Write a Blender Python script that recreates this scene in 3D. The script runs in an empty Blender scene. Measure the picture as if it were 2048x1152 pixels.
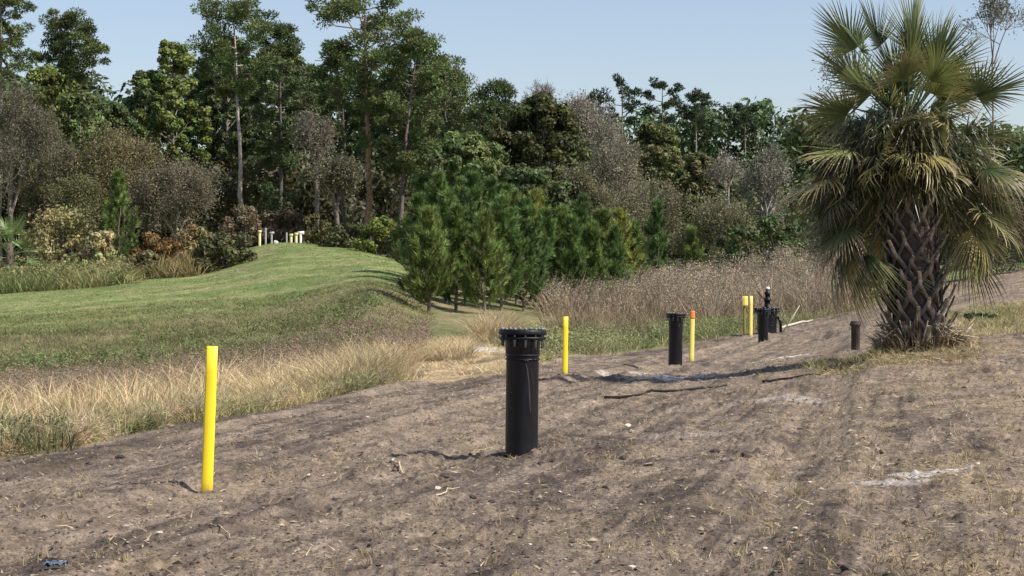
import bpy, math, random
import numpy as np
from mathutils import Vector, Matrix

# ---------------------------------------------------------------- camera, world, sun, exposure
scene = bpy.context.scene
COL = scene.collection
F = 3822.0           # focal length in photo pixels
HZ = 602.0           # eye level in photo pixels
EYE = 1.52
cam_d = bpy.data.cameras.new('camera')
cam_d.lens = 36.0 * F / 2048.0
cam_d.sensor_width = 36.0
cam_d.clip_start = 0.1
cam_d.clip_end = 3000
cam = bpy.data.objects.new('camera', cam_d)
COL.objects.link(cam)
cam.location = (0, 0, EYE)
cam.rotation_euler = (math.radians(90) + math.atan((HZ - 576) / F), 0, 0)
scene.camera = cam
scene.render.resolution_x = 1024
scene.render.resolution_y = 576
SUN_EL = math.radians(47)
SUN_AZ = math.radians(112)        # clockwise from +Y seen from above (sun on the right, a little behind the camera)
w = bpy.data.worlds.new("World"); scene.world = w; w.use_nodes = True
nt = w.node_tree
bg = nt.nodes['Background']
sky = nt.nodes.new('ShaderNodeTexSky'); sky.sky_type = 'NISHITA'; sky.sun_disc = False
sky.sun_elevation = SUN_EL; sky.sun_rotation = SUN_AZ
sky.air_density = 1.0; sky.dust_density = 1.3; sky.ozone_density = 2.6
tint = nt.nodes.new('ShaderNodeVectorMath'); tint.operation = 'MULTIPLY'; tint.inputs[1].default_value = (1.05, .925, .875)
nt.links.new(sky.outputs[0], tint.inputs[0]); nt.links.new(tint.outputs[0], bg.inputs['Color'])
bg.inputs['Strength'].default_value = 0.135
sl = bpy.data.lights.new('sun', 'SUN'); sl.energy = 4.8; sl.angle = math.radians(0.5); sl.color = (1.0, 0.95, 0.87)
so = bpy.data.objects.new('sun', sl); COL.objects.link(so)
sd = Vector((math.sin(SUN_AZ) * math.cos(SUN_EL), math.cos(SUN_AZ) * math.cos(SUN_EL), math.sin(SUN_EL)))
so.rotation_euler = sd.to_track_quat('Z', 'Y').to_euler()
so.location = (30, -10, 40)
scene.view_settings.view_transform = 'Standard'
scene.view_settings.look = 'None'
scene.view_settings.exposure = 0.4
scene.view_settings.gamma = 1.0

# ---------------------------------------------------------------- numeric helpers
def hash2(i, j, s):
    n = (i.astype(np.int64) * 374761393 + j.astype(np.int64) * 668265263 + s * 974634777) & 0xffffffff
    n = ((n ^ (n >> 13)) * 1274126177) & 0xffffffff
    n = ((n ^ (n >> 15)) * 2246822519) & 0xffffffff
    return ((n ^ (n >> 16)) & 0xffffff) / float(0xffffff)

def vnoise(x, y, s=0):
    x = np.asarray(x, float); y = np.asarray(y, float)
    xi = np.floor(x); yi = np.floor(y)
    fx = x - xi; fy = y - yi
    fx = fx * fx * (3 - 2 * fx); fy = fy * fy * (3 - 2 * fy)
    a = hash2(xi, yi, s); b = hash2(xi + 1, yi, s); c = hash2(xi, yi + 1, s); d = hash2(xi + 1, yi + 1, s)
    return (a * (1 - fx) + b * fx) * (1 - fy) + (c * (1 - fx) + d * fx) * fy

def fbm(x, y, o=4, s=0, g=0.5):
    t = 0; a = 1; n = 0
    for k in range(o):
        t = t + a * vnoise(x * 2 ** k + 13.7 * k, y * 2 ** k - 7.3 * k, s + k * 17); n += a; a *= g
    return t / n

def sst(a, b, x):
    t = np.clip((x - a) / (b - a), 0, 1); return t * t * (3 - 2 * t)

# ---------------------------------------------------------------- terrain heights
# columns of the land seen from the camera spot: bearing (photo px) -> list of (distance, height)
TC = {
 -2500: [(1,0),(12,-.1),(23,-.3),(32,-.6),(45,-.7),(60,0.),(75,.6),(90,1.1),(110,2.0),(130,2.4),(200,3),(1200,4)],
 0:    [(1,0),(10,-.05),(16,-.14),(23,-.27),(32,-.6),(45,-.7),(60,0.),(75,.62),(90,1.15),(110,2.2),(130,2.7),(200,3.5),(1200,5)],
 400:  [(1,0),(10,-.03),(16,-.10),(26,-.13),(36,-.5),(48,-.5),(62,.3),(75,1.3),(90,1.95),(115,3.2),(130,4.5),(200,5.4),(1200,6)],
 560:  [(1,0),(10,-.02),(16,-.08),(27,-.08),(38,-.45),(48,-.4),(62,.4),(77,1.5),(100,3.2),(118,4.8),(128,5.6),(150,6.0),(200,6.1),(1200,6)],
 700:  [(1,0),(10,-.01),(16,-.04),(31,0.),(40,-.3),(50,-.15),(62,.8),(76,2.1),(100,3.5),(122,5.0),(150,5.4),(200,5.6),(1200,6)],
 745:  [(1,0),(16,-.02),(30,0.),(35,0),(45,-.2),(60,.7),(71,2.1),(78,2.35),(100,3.6),(122,4.7),(150,5.2),(200,5.4),(1200,6)],
 800:  [(1,0),(16,-.01),(30,0.),(36,0),(45,-.15),(60,.4),(72,1.55),(80,2.15),(105,3.75),(130,4.2),(200,5),(1200,6)],
 880:  [(1,0),(18,.0),(30,0.),(40,0),(48,0),(62,.45),(72,.95),(85,2.0),(110,3.0),(150,4.0),(200,5),(1200,6)],
 1000: [(1,0),(18,.0),(30,0.),(45,.08),(60,.5),(75,1.0),(90,1.7),(120,2.9),(150,4),(200,5),(1200,7)],
 1200: [(1,0),(18,.02),(30,0.02),(43,.0),(58,.05),(75,.4),(90,.8),(110,1.8),(140,3.1),(200,4.8),(1200,8)],
 1450: [(1,0),(18,.06),(30,.08),(43,.04),(58,.08),(66,.26),(80,.5),(100,1.2),(150,3.5),(200,5),(1200,8)],
 1650: [(1,0),(18,.1),(28,.22),(35,.33),(45,.35),(60,.5),(75,.8),(100,1.5),(150,3.6),(200,5),(1200,8)],
 1800: [(1,0),(12,.03),(20,.18),(28,.36),(35,.53),(50,.9),(75,1.5),(100,2.3),(150,4),(200,5.5),(1200,9)],
 2048: [(1,0),(12,.05),(20,.25),(28,.5),(35,.75),(42,1.02),(60,1.6),(90,3.0),(120,3.8),(200,6),(1200,10)],
 4600: [(1,0),(12,.1),(20,.4),(35,1.0),(60,2.0),(90,3.2),(120,4.2),(200,6.5),(1200,10)],
}
_px = np.array(sorted(TC)); _ld = np.linspace(0, math.log(1200), 420)
_T = np.array([np.interp(np.exp(_ld), [a for a, b in TC[p]], [b for a, b in TC[p]]) for p in _px])
_pf = np.concatenate([np.arange(-2500, -100, 40), np.arange(-100, 2300, 10), np.arange(2300, 4601, 40)]).astype(float)
_pf = np.arange(-2500, 4601, 20).astype(float)
_Z = np.array([np.interp(_pf, _px, _T[:, j]) for j in range(len(_ld))]).T
def _blur(A, n, ax):
    k = np.hanning(2 * n + 3)[1:-1]; k /= k.sum()
    P_ = np.concatenate([np.repeat(np.take(A, [0], ax), n, ax), A, np.repeat(np.take(A, [-1], ax), n, ax)], ax)
    return np.apply_along_axis(lambda v: np.convolve(v, k, 'valid'), ax, P_)
_Z = _blur(_blur(_Z, 2, 0), 4, 1)

def wid(y):
    return np.where(y > 6, y, 6 + (6 - y) * 0.8)
def bearing(x, y):
    return 1024 + F * x / wid(y)
def base_z(x, y):
    x = np.asarray(x, float); y = np.asarray(y, float)
    p = np.clip((bearing(x, y) + 2500) / 20, 0, len(_pf) - 1.001)
    l = np.clip(np.log(np.clip(y, 1, 1199)) / (_ld[1] - _ld[0]), 0, len(_ld) - 1.001)
    i = p.astype(int); j = l.astype(int); a = p - i; b = l - j
    return (_Z[i, j] * (1 - a) + _Z[i + 1, j] * a) * (1 - b) + (_Z[i, j + 1] * (1 - a) + _Z[i + 1, j + 1] * a) * b

# edge of the bare dirt
BX = [-2500, 0, 150, 300, 420, 520, 640, 760, 820, 900, 1000, 1080, 1150, 1250, 1350, 1450, 1560, 1650, 1750, 1850, 1950, 2048, 4600]
BD = [18, 21.5, 22.5, 25.5, 27, 29, 31.5, 35, 36, 36, 37.5, 44, 50, 55, 60, 66, 72, 76, 78, 82, 95, 100, 60]
def dirt_edge(p):
    return np.interp(p, BX, BD)
def dirt_mask(x, y):
    p = bearing(x, y)
    e = dirt_edge(p) * (1 + 0.11 * (fbm(x * .8, y * .35, 4, 5) - .5))
    m = 1 - sst(-.5, .5, (y - e) / (0.03 * e))
    # rough green patch at the right edge
    rp = sst(1900, 1960, p + 60 * (fbm(x, y, 3, 9) - .5)) * sst(38, 41, y) * (1 - sst(50, 55, y))
    return m * (1 - rp)

def track_s(x, y):    # distance across the wheel tracks, which run along the line of pipes
    return x - np.interp(y, [0, 10, 18, 30, 44, 60, 90], [-6.0, -3.6, -1.9, .5, 3.6, 7.4, 20])

def relief(x, y):
    p = bearing(x, y)
    m = dirt_mask(x, y)
    s = track_s(x, y)
    near = 1 - sst(60, 110, y)
    r = 0.05 * (fbm(s * 1.1, y * .10, 3, 21) - .5) + 0.034 * (fbm(s * 5.2 + 3, y * .16, 4, 31, .6) - .5)
    # two clear wheel ruts
    for c, wd, dp in ((-.6, .22, .06), (1.2, .22, .05), (-3.0, .25, .05), (4.6, .3, .05), (-5.0, .2, .05)):
        q = (s - c + .25 * (vnoise(y * .15, c * 3 + 0 * y, 3) - .5)) / wd
        r = r - dp * np.exp(-q * q) * (.5 + vnoise(y * .8, c + 0 * y, 8)) + dp * .6 * np.exp(-(np.abs(q) - 1.7) ** 2 * 3)
    c1 = fbm(x * 4.2, y * 3.2, 5, 41, .72)
    r = r + 0.036 * (c1 - .5)
    c2 = fbm(x * 10, y * 7, 2, 51)
    r = r + 0.075 * np.clip(c2 - .6, 0, 1) * (.3 + vnoise(x * .7, y * .5, 4)) * 2.0
    # tread marks of a tracked machine, cross-wise
    tr = np.exp(-((s + 4.0) / .5) ** 2) + np.exp(-((s - 2.9) / .45) ** 2)
    r = r + 0.012 * tr * np.sin(y * 26 + 3 * vnoise(x, y * .3, 6))
    r = r * near * m
    g = (1 - m) * (0.18 * (fbm(x * .5, y * .5, 3, 61) - .5)) * near
    # soil heaped at the foot of the pipes
    for (mx, my, h, rr) in MOUNDS:
        dd = ((x - mx) ** 2 + (y - my) ** 2) / (rr * rr)
        r = r + h * np.exp(-dd)
    return r + g
def P(px, py, d):
    return Vector(((px - 1024) * d / F, d, EYE - (py - HZ) * d / F))
MOUNDS = [(.42, 18.45, .085, .33), (7.45, 34.6, .08, 1.3), (-.55, 16.2, 0.03, .5)]
for (a, b, h, r_) in ((1500, 62, .12, .8), (1345, 43.3, .05, .5), (1655, 56, .22, 1.6), (1480, 33.5, .05, 1.2)):
    MOUNDS.append(((a - 1024) * b / F, b, h, r_))
def gz(x, y):
    x = np.asarray(x, float); y = np.asarray(y, float)
    return base_z(x, y) + relief(x, y)

# ---------------------------------------------------------------- materials
def new_mat(name):
    m = bpy.data.materials.new(name); m.use_nodes = True
    t = m.node_tree; t.nodes.clear()
    o = t.nodes.new('ShaderNodeOutputMaterial')
    return m, t, o
def N(t, kind, **kw):
    n = t.nodes.new(kind)
    for k, v in kw.items():
        if hasattr(n, k): setattr(n, k, v)
        else: n.inputs[k.replace('_', ' ')].default_value = v
    return n
def L(t, a, b): t.links.new(a, b)

def attr_mat(name, rough=.7, trans=.0, var=.25, scale=8.0, bump=0.0, spec=.25):
    m, t, o = new_mat(name)
    at = N(t, 'ShaderNodeAttribute', attribute_name='Col')
    tc = N(t, 'ShaderNodeTexCoord')
    no = N(t, 'ShaderNodeTexNoise', Scale=scale, Detail=3.0)
    L(t, tc.outputs['Object'], no.inputs['Vector'])
    mr = N(t, 'ShaderNodeMapRange'); mr.inputs['To Min'].default_value = 1 - var; mr.inputs['To Max'].default_value = 1 + var
    mr.inputs['From Min'].default_value = .3; mr.inputs['From Max'].default_value = .7
    L(t, no.outputs['Fac'], mr.inputs['Value'])
    mx = N(t, 'ShaderNodeVectorMath', operation='SCALE')
    L(t, at.outputs['Color'], mx.inputs[0]); L(t, mr.outputs[0], mx.inputs['Scale'])
    b = N(t, 'ShaderNodeBsdfPrincipled'); b.inputs['Roughness'].default_value = rough
    b.inputs['Specular IOR Level'].default_value = spec
    L(t, mx.outputs[0], b.inputs['Base Color'])
    if bump:
        bp = N(t, 'ShaderNodeBump', Strength=bump); bp.inputs['Distance'].default_value = .05
        L(t, no.outputs['Fac'], bp.inputs['Height']); L(t, bp.outputs[0], b.inputs['Normal'])
    if trans:
        tr = N(t, 'ShaderNodeBsdfTranslucent'); L(t, mx.outputs[0], tr.inputs['Color'])
        ms = N(t, 'ShaderNodeMixShader'); ms.inputs[0].default_value = trans
        L(t, b.outputs[0], ms.inputs[1]); L(t, tr.outputs[0], ms.inputs[2]); L(t, ms.outputs[0], o.inputs[0])
    else:
        L(t, b.outputs[0], o.inputs[0])
    return m

M_LEAF = attr_mat('leaf', .55, .28, .2, .8)
M_NEEDLE = attr_mat('pine_needles', .5, .2, .2, .8)
M_GRASS = attr_mat('grass_blades', .6, .3, .15, 2.0, spec=.2)
M_BARK = attr_mat('bark', .9, 0, .4, 6.0, .6)
M_FROND = attr_mat('palm_frond', .45, .22, .15, 6.0, spec=.5)
M_BOOT = attr_mat('palm_boot', .8, 0, .4, 14.0, .5)
M_STONE = attr_mat('stone', .85, 0, .3, 30.0, .4)
M_WOOD = attr_mat('dry_wood', .85, 0, .3, 25.0, .4)

def ground_mat():
    m, t, o = new_mat('ground_soil_and_turf')
    at = N(t, 'ShaderNodeAttribute', attribute_name='Col')
    ms = N(t, 'ShaderNodeAttribute', attribute_name='Soil')
    tc = N(t, 'ShaderNodeTexCoord')
    n1 = N(t, 'ShaderNodeTexNoise', Scale=13.0, Detail=8.0, Roughness=.74)
    n2 = N(t, 'ShaderNodeTexNoise', Scale=2.2, Detail=4.0)
    n3 = N(t, 'ShaderNodeTexNoise', Scale=38.0, Detail=4.0, Roughness=.7)
    mp = N(t, 'ShaderNodeMapping'); mp.inputs['Scale'].default_value = (1, .55, 1); mp.inputs['Rotation'].default_value = (0, 0, math.radians(10))
    L(t, tc.outputs['Object'], mp.inputs['Vector'])
    for n in (n1, n2, n3): L(t, mp.outputs[0], n.inputs['Vector'])
    def mul(src, lo, hi, a, b):
        r = N(t, 'ShaderNodeMapRange'); r.inputs['From Min'].default_value = a; r.inputs['From Max'].default_value = b
        r.inputs['To Min'].default_value = lo; r.inputs['To Max'].default_value = hi
        L(t, src, r.inputs['Value']); return r.outputs[0]
    a1 = mul(n1.outputs['Fac'], .68, 1.32, .34, .66); a2 = mul(n2.outputs['Fac'], .8, 1.2, .35, .65); a3 = mul(n3.outputs['Fac'], .65, 1.35, .32, .68)
    m1 = N(t, 'ShaderNodeMath', operation='MULTIPLY'); L(t, a1, m1.inputs[0]); L(t, a2, m1.inputs[1])
    m2 = N(t, 'ShaderNodeMath', operation='MULTIPLY'); L(t, m1.outputs[0], m2.inputs[0]); L(t, a3, m2.inputs[1])
    sc = N(t, 'ShaderNodeVectorMath', operation='SCALE'); L(t, at.outputs['Color'], sc.inputs[0]); L(t, m2.outputs[0], sc.inputs['Scale'])
    # straw bits and crumbs trodden into the soil
    n4 = N(t, 'ShaderNodeTexNoise', Scale=17.0, Detail=5.0, Roughness=.8, Distortion=1.5); L(t, tc.outputs['Object'], n4.inputs['Vector'])
    st = mul(n4.outputs['Fac'], 0, .75, .60, .70)
    n5 = N(t, 'ShaderNodeTexNoise', Scale=.9, Detail=3.0); L(t, mp.outputs[0], n5.inputs['Vector'])
    s5 = mul(n5.outputs['Fac'], .15, 1, .4, .6)
    ml = N(t, 'ShaderNodeMath', operation='MULTIPLY'); L(t, st, ml.inputs[0]); L(t, s5, ml.inputs[1])
    mix = N(t, 'ShaderNodeMix', data_type='RGBA'); L(t, ml.outputs[0], mix.inputs['Factor']); L(t, sc.outputs[0], mix.inputs['A'])
    mix.inputs['B'].default_value = (.38, .29, .18, 1)
    n6 = N(t, 'ShaderNodeTexNoise', Scale=27.0, Detail=4.0, Roughness=.65, Distortion=.6); L(t, tc.outputs['Object'], n6.inputs['Vector'])
    dk = mul(n6.outputs['Fac'], 0, .6, .57, .66); m6 = N(t, 'ShaderNodeMath', operation='MULTIPLY'); L(t, dk, m6.inputs[0]); L(t, ms.outputs['Fac'], m6.inputs[1])
    mix2 = N(t, 'ShaderNodeMix', data_type='RGBA'); L(t, m6.outputs[0], mix2.inputs['Factor']); L(t, mix.outputs['Result'], mix2.inputs['A']); mix2.inputs['B'].default_value = (.055, .042, .034, 1)
    mix = mix2
    b = N(t, 'ShaderNodeBsdfPrincipled', Roughness=.92); b.inputs['Specular IOR Level'].default_value = .15
    L(t, mix.outputs['Result'], b.inputs['Base Color'])
    ad = N(t, 'ShaderNodeMath', operation='MULTIPLY_ADD'); L(t, n3.outputs['Fac'], ad.inputs[0]); ad.inputs[1].default_value = .35; L(t, n1.outputs['Fac'], ad.inputs[2])
    bp = N(t, 'ShaderNodeBump', Strength=1.0); bp.inputs['Distance'].default_value = .045
    L(t, ad.outputs[0], bp.inputs['Height']); L(t, bp.outputs[0], b.inputs['Normal'])
    L(t, b.outputs[0], o.inputs[0])
    return m

def paint(name, col, rough=.4, grime=(.12, .1, .07), amount=.4, scale=6, spec=.5):
    m, t, o = new_mat(name)
    tc = N(t, 'ShaderNodeTexCoord')
    mp = N(t, 'ShaderNodeMapping'); mp.inputs['Scale'].default_value = (3, 3, .6); L(t, tc.outputs['Object'], mp.inputs['Vector'])
    n = N(t, 'ShaderNodeTexNoise', Scale=float(scale), Detail=6.0, Roughness=.7); L(t, mp.outputs[0], n.inputs['Vector'])
    r = N(t, 'ShaderNodeMapRange'); r.inputs['From Min'].default_value = .48; r.inputs['From Max'].default_value = .72; r.inputs['To Max'].default_value = amount
    L(t, n.outputs['Fac'], r.inputs['Value'])
    # soil splashed up on the lowest hand's breadth
    sx = N(t, 'ShaderNodeSeparateXYZ'); L(t, tc.outputs['Object'], sx.inputs[0])
    r2 = N(t, 'ShaderNodeMapRange'); r2.inputs['From Min'].default_value = .16; r2.inputs['From Max'].default_value = .0; r2.inputs['To Max'].default_value = .55
    L(t, sx.outputs['Z'], r2.inputs['Value'])
    a = N(t, 'ShaderNodeMath', operation='MULTIPLY'); L(t, r2.outputs[0], a.inputs[0]); L(t, n.outputs['Fac'], a.inputs[1])
    ad = N(t, 'ShaderNodeMath', operation='ADD', use_clamp=True); L(t, a.outputs[0], ad.inputs[0]); L(t, r.outputs[0], ad.inputs[1])
    mx = N(t, 'ShaderNodeMix', data_type='RGBA'); L(t, ad.outputs[0], mx.inputs['Factor'])
    mx.inputs['A'].default_value = (*col, 1); mx.inputs['B'].default_value = (*grime, 1)
    b = N(t, 'ShaderNodeBsdfPrincipled'); b.inputs['Specular IOR Level'].default_value = spec
    L(t, mx.outputs['Result'], b.inputs['Base Color'])
    r3 = N(t, 'ShaderNodeMapRange'); r3.inputs['To Min'].default_value = rough - .1; r3.inputs['To Max'].default_value = rough + .2
    L(t, n.outputs['Fac'], r3.inputs['Value']); L(t, r3.outputs[0], b.inputs['Roughness'])
    L(t, b.outputs[0], o.inputs[0])
    return m
M_YEL = paint('yellow_plastic', (.86, .66, .02), .45, (.45, .33, .06), .25)
M_YEL2 = paint('faded_yellow_plastic', (.80, .66, .16), .5, (.4, .33, .12), .3)
M_ORANGE = paint('orange_tip', (.72, .22, .06), .5, (.4, .15, .05), .25)
M_BLK = paint('black_polyethylene', (.0045, .005, .008), .34, (.035, .032, .03), .2, 5, .35)
M_BLKFL = paint('black_flange', (.004, .0045, .007), .45, (.03, .028, .026), .25, 9, .3)
M_STEEL = paint('galvanised_bolt', (.20, .195, .19), .55, (.05, .045, .04), .6, 20)
M_STUB = paint('weathered_pipe', (.05, .042, .036), .75, (.13, .11, .09), .6, 12, .2)
M_WHITE = paint('white_plastic', (.75, .74, .68), .5, (.4, .37, .3), .3)
M_PALE = paint('cream_post', (.74, .62, .32), .6, (.4, .34, .2), .3)
M_GREY = paint('grey_pipe', (.34, .35, .34), .6, (.2, .19, .16), .4)
M_BLUE = paint('blue_scrap', (.03, .08, .16), .4, (.3, .3, .3), .4)
M_MARK = paint('chalk_mark', (.6, .58, .54), .8, (.3, .28, .25), .4, 20)

# ---------------------------------------------------------------- mesh builder (triangles)
class MB:
    def __init__(s): s.V = []; s.T = []; s.C = []; s.n = 0
    def add(s, V, T, C):
        V = np.asarray(V, float).reshape(-1, 3); T = np.asarray(T, int).reshape(-1, 3)
        C = np.asarray(C, float)
        if C.ndim == 1: C = np.tile(C, (len(V), 1))
        s.V.append(V); s.T.append(T + s.n); s.C.append(C[:, :3]); s.n += len(V)
    def arrays(s):
        return np.concatenate(s.V), np.concatenate(s.T), np.concatenate(s.C)
    def build(s, name, mat, parent=None, smooth=False):
        V, T, C = s.arrays()
        return mesh_obj(name, V, T, C, mat, parent, smooth)

def mesh_obj(name, V, T, C, mat, parent=None, smooth=False):
    me = bpy.data.meshes.new(name)
    me.vertices.add(len(V)); me.vertices.foreach_set('co', V.astype(np.float32).ravel())
    me.loops.add(len(T) * T.shape[1]); me.loops.foreach_set('vertex_index', T.astype(np.int32).ravel())
    me.polygons.add(len(T)); me.polygons.foreach_set('loop_start', (np.arange(len(T)) * T.shape[1]).astype(np.int32))
    if smooth: me.polygons.foreach_set('use_smooth', np.ones(len(T), bool))
    a = me.color_attributes.new('Col', 'FLOAT_COLOR', 'POINT')
    cc = np.ones((len(V), 4), np.float32); cc[:, :3] = C; a.data.foreach_set('color', cc.ravel())
    me.update(calc_edges=True)
    me.materials.append(mat)
    o = bpy.data.objects.new(name, me); COL.objects.link(o)
    if parent is not None: o.parent = parent
    return o

def tag(o, label=None, cat=None, group=None, kind=None):
    if label: o['label'] = label
    if cat: o['category'] = cat
    if group: o['group'] = group
    if kind: o['kind'] = kind
    return o
def empty(name, loc, label, cat, group=None, rz=0.):
    o = bpy.data.objects.new(name, None); COL.objects.link(o); o.empty_display_size = .3
    o.location = loc; o.rotation_euler = (0, 0, rz)
    return tag(o, label, cat, group)

def tube(mb, pts, rad, col, sides=6, caps=True):
    pts = [Vector(p) for p in pts]; n = len(pts)
    rings = []
    for i, p in enumerate(pts):
        d = (pts[min(i + 1, n - 1)] - pts[max(i - 1, 0)])
        d = d.normalized() if d.length > 1e-9 else Vector((0, 0, 1))
        ref = Vector((1, 0, 0)) if abs(d.x) < .8 else Vector((0, 1, 0))
        u = d.cross(ref).normalized(); v = d.cross(u)
        r = rad[i] if hasattr(rad, '__len__') else rad
        for k in range(sides):
            a = 2 * math.pi * k / sides
            rings.append(p + (u * math.cos(a) + v * math.sin(a)) * r)
    T = []
    for i in range(n - 1):
        for k in range(sides):
            a = i * sides + k; b = i * sides + (k + 1) % sides; c = a + sides; e = b + sides
            T += [(a, c, b), (b, c, e)]
    if caps:
        rings.append(pts[0]); rings.append(pts[-1]); q = n * sides
        for k in range(sides):
            T.append((q, k, (k + 1) % sides)); T.append((q + 1, (n - 1) * sides + (k + 1) % sides, (n - 1) * sides + k))
    mb.add([tuple(v) for v in rings], T, col)

def lathe(mb, prof, col, sides=32, center=(0, 0, 0)):
    V = []; T = []
    for (r, z) in prof:
        for k in range(sides):
            a = 2 * math.pi * k / sides
            V.append((center[0] + r * math.cos(a), center[1] + r * math.sin(a), center[2] + z))
    for i in range(len(prof) - 1):
        for k in range(sides):
            a = i * sides + k; b = i * sides + (k + 1) % sides; c = a + sides; e = b + sides
            T += [(a, b, c), (b, e, c)]
    mb.add(V, T, col)

def bevel_box(mb, sx, sy, z0, z1, col, bv=.006, top_bv=.006):
    # a vertical bar with rounded corners
    def ring(hx, hy, z):
        b = min(bv, hx * .9, hy * .9)
        return [(hx - b, -hy, z), (hx, -hy + b, z), (hx, hy - b, z), (hx - b, hy, z), (-hx + b, hy, z), (-hx, hy - b, z), (-hx, -hy + b, z), (-hx + b, -hy, z)]
    hx, hy = sx / 2, sy / 2
    R = [ring(hx, hy, z0)]
    for t in np.linspace(0, 1, 7)[1:-1]: R.append(ring(hx, hy, z0 + (z1 - z0) * t))
    R += [ring(hx, hy, z1 - top_bv), ring(hx - top_bv, hy - top_bv, z1)]
    V = [v for r in R for v in r]; T = []
    for i in range(len(R) - 1):
        for k in range(8):
            a = i * 8 + k; b = i * 8 + (k + 1) % 8; T += [(a, b, a + 8), (b, b + 8, a + 8)]
    n = (len(R) - 1) * 8
    for k in range(1, 7): T.append((n, n + k, n + k + 1)); T.append((0, k + 1, k))
    mb.add(V, T, col)

def unit(n, rng):
    v = rng.normal(size=(n, 3)); return v / np.linalg.norm(v, axis=1)[:, None]
def norm(v): return v / np.maximum(np.linalg.norm(v, axis=-1, keepdims=True), 1e-9)

def leaf_quads(mb, c, nrm, size, col, rng, asp=.55):
    n = len(c); r = unit(n, rng); t1 = norm(np.cross(nrm, r)); t2 = np.cross(nrm, t1)
    s = size[:, None] if hasattr(size, '__len__') else size
    V = np.stack([c - t1 * s, c + t2 * s * asp, c + t1 * s, c - t2 * s * asp], 1).reshape(-1, 3)
    i = np.arange(n)[:, None] * 4
    T = np.concatenate([i + np.array([[0, 1, 2]]), i + np.array([[0, 2, 3]])])
    mb.add(V, T, np.repeat(col, 4, 0))
def needle_tris(mb, c, d, ln, wd, col, rng):
    n = len(c); r = unit(n, rng); s = norm(np.cross(d, r))
    ln = ln[:, None] if hasattr(ln, '__len__') else ln
    V = np.stack([c - s * wd, c + s * wd, c + d * ln], 1).reshape(-1, 3)
    mb.add(V, np.arange(3 * n).reshape(-1, 3), np.repeat(col, 3, 0))
def clump_leaves(mb, rg, cl, rad, n, col, mode, size, flat=.7, wr=.27):
    """cl (k,3) clump centres, rad (k) radii, n leaves in each"""
    k = len(cl); u = unit(k * n, rg); rr = rg.random(k * n) ** .45
    R = np.repeat(rad, n)[:, None]; c = np.repeat(cl, n, 0)
    p = c + u * rr[:, None] * R * np.array([1, 1, flat])
    tint = np.repeat(rg.uniform(.7, 1.28, (k, 1)) * (1 + rg.uniform(-.1, .1, (k, 3))), n, 0)
    C = jit(col, k * n, rg, .28, .1) * tint
    if mode == 'needle':
        dr = norm(u * np.array([1, 1, .8]) + np.array([0, 0, .35]) + rg.normal(0, .35, (k * n, 3)))
        needle_tris(mb, p, dr, rg.uniform(.7, 1.3, k * n) * size, size * wr, C, rg)
    else:
        nn = norm(u + rg.normal(0, .55, (k * n, 3)) + np.array([0, 0, .25]))
        leaf_quads(mb, p, nn, rg.uniform(.6, 1.2, k * n) * size, C, rg)

def blades(mb, base, h, lean, wd, col, rng, tipcol=None):
    """bent grass blades; base (n,3), h (n), lean (n,2) horizontal offset of the tip"""
    n = len(base); a = rng.uniform(0, 2 * math.pi, n)
    sx = np.stack([np.cos(a), np.sin(a), 0 * a], 1) * (wd if not hasattr(wd, '__len__') else wd[:, None])
    l3 = np.concatenate([lean, np.zeros((n, 1))], 1)
    up = np.zeros((n, 3)); up[:, 2] = h
    mid = base + up * .6 + l3 * .35; tip = base + up + l3
    V = np.stack([base - sx, base + sx, mid - sx * .8, mid + sx * .8, tip], 1).reshape(-1, 3)
    i = np.arange(n)[:, None] * 5
    T = np.concatenate([i + np.array([[0, 1, 2]]), i + np.array([[1, 3, 2]]), i + np.array([[2, 3, 4]])])
    tc = col if tipcol is None else tipcol
    C = np.stack([col * .85, col * .85, (col + tc) / 2, (col + tc) / 2, tc], 1).reshape(-1, 3)
    mb.add(V, T, C)
def jit(col, n, rng, a=.25, hue=.08):
    c = np.tile(np.array(col, float), (n, 1)) * (1 + rng.uniform(-a, a, (n, 1)))
    return np.clip(c * (1 + rng.uniform(-hue, hue, (n, 3))), .003, 1)

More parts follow.
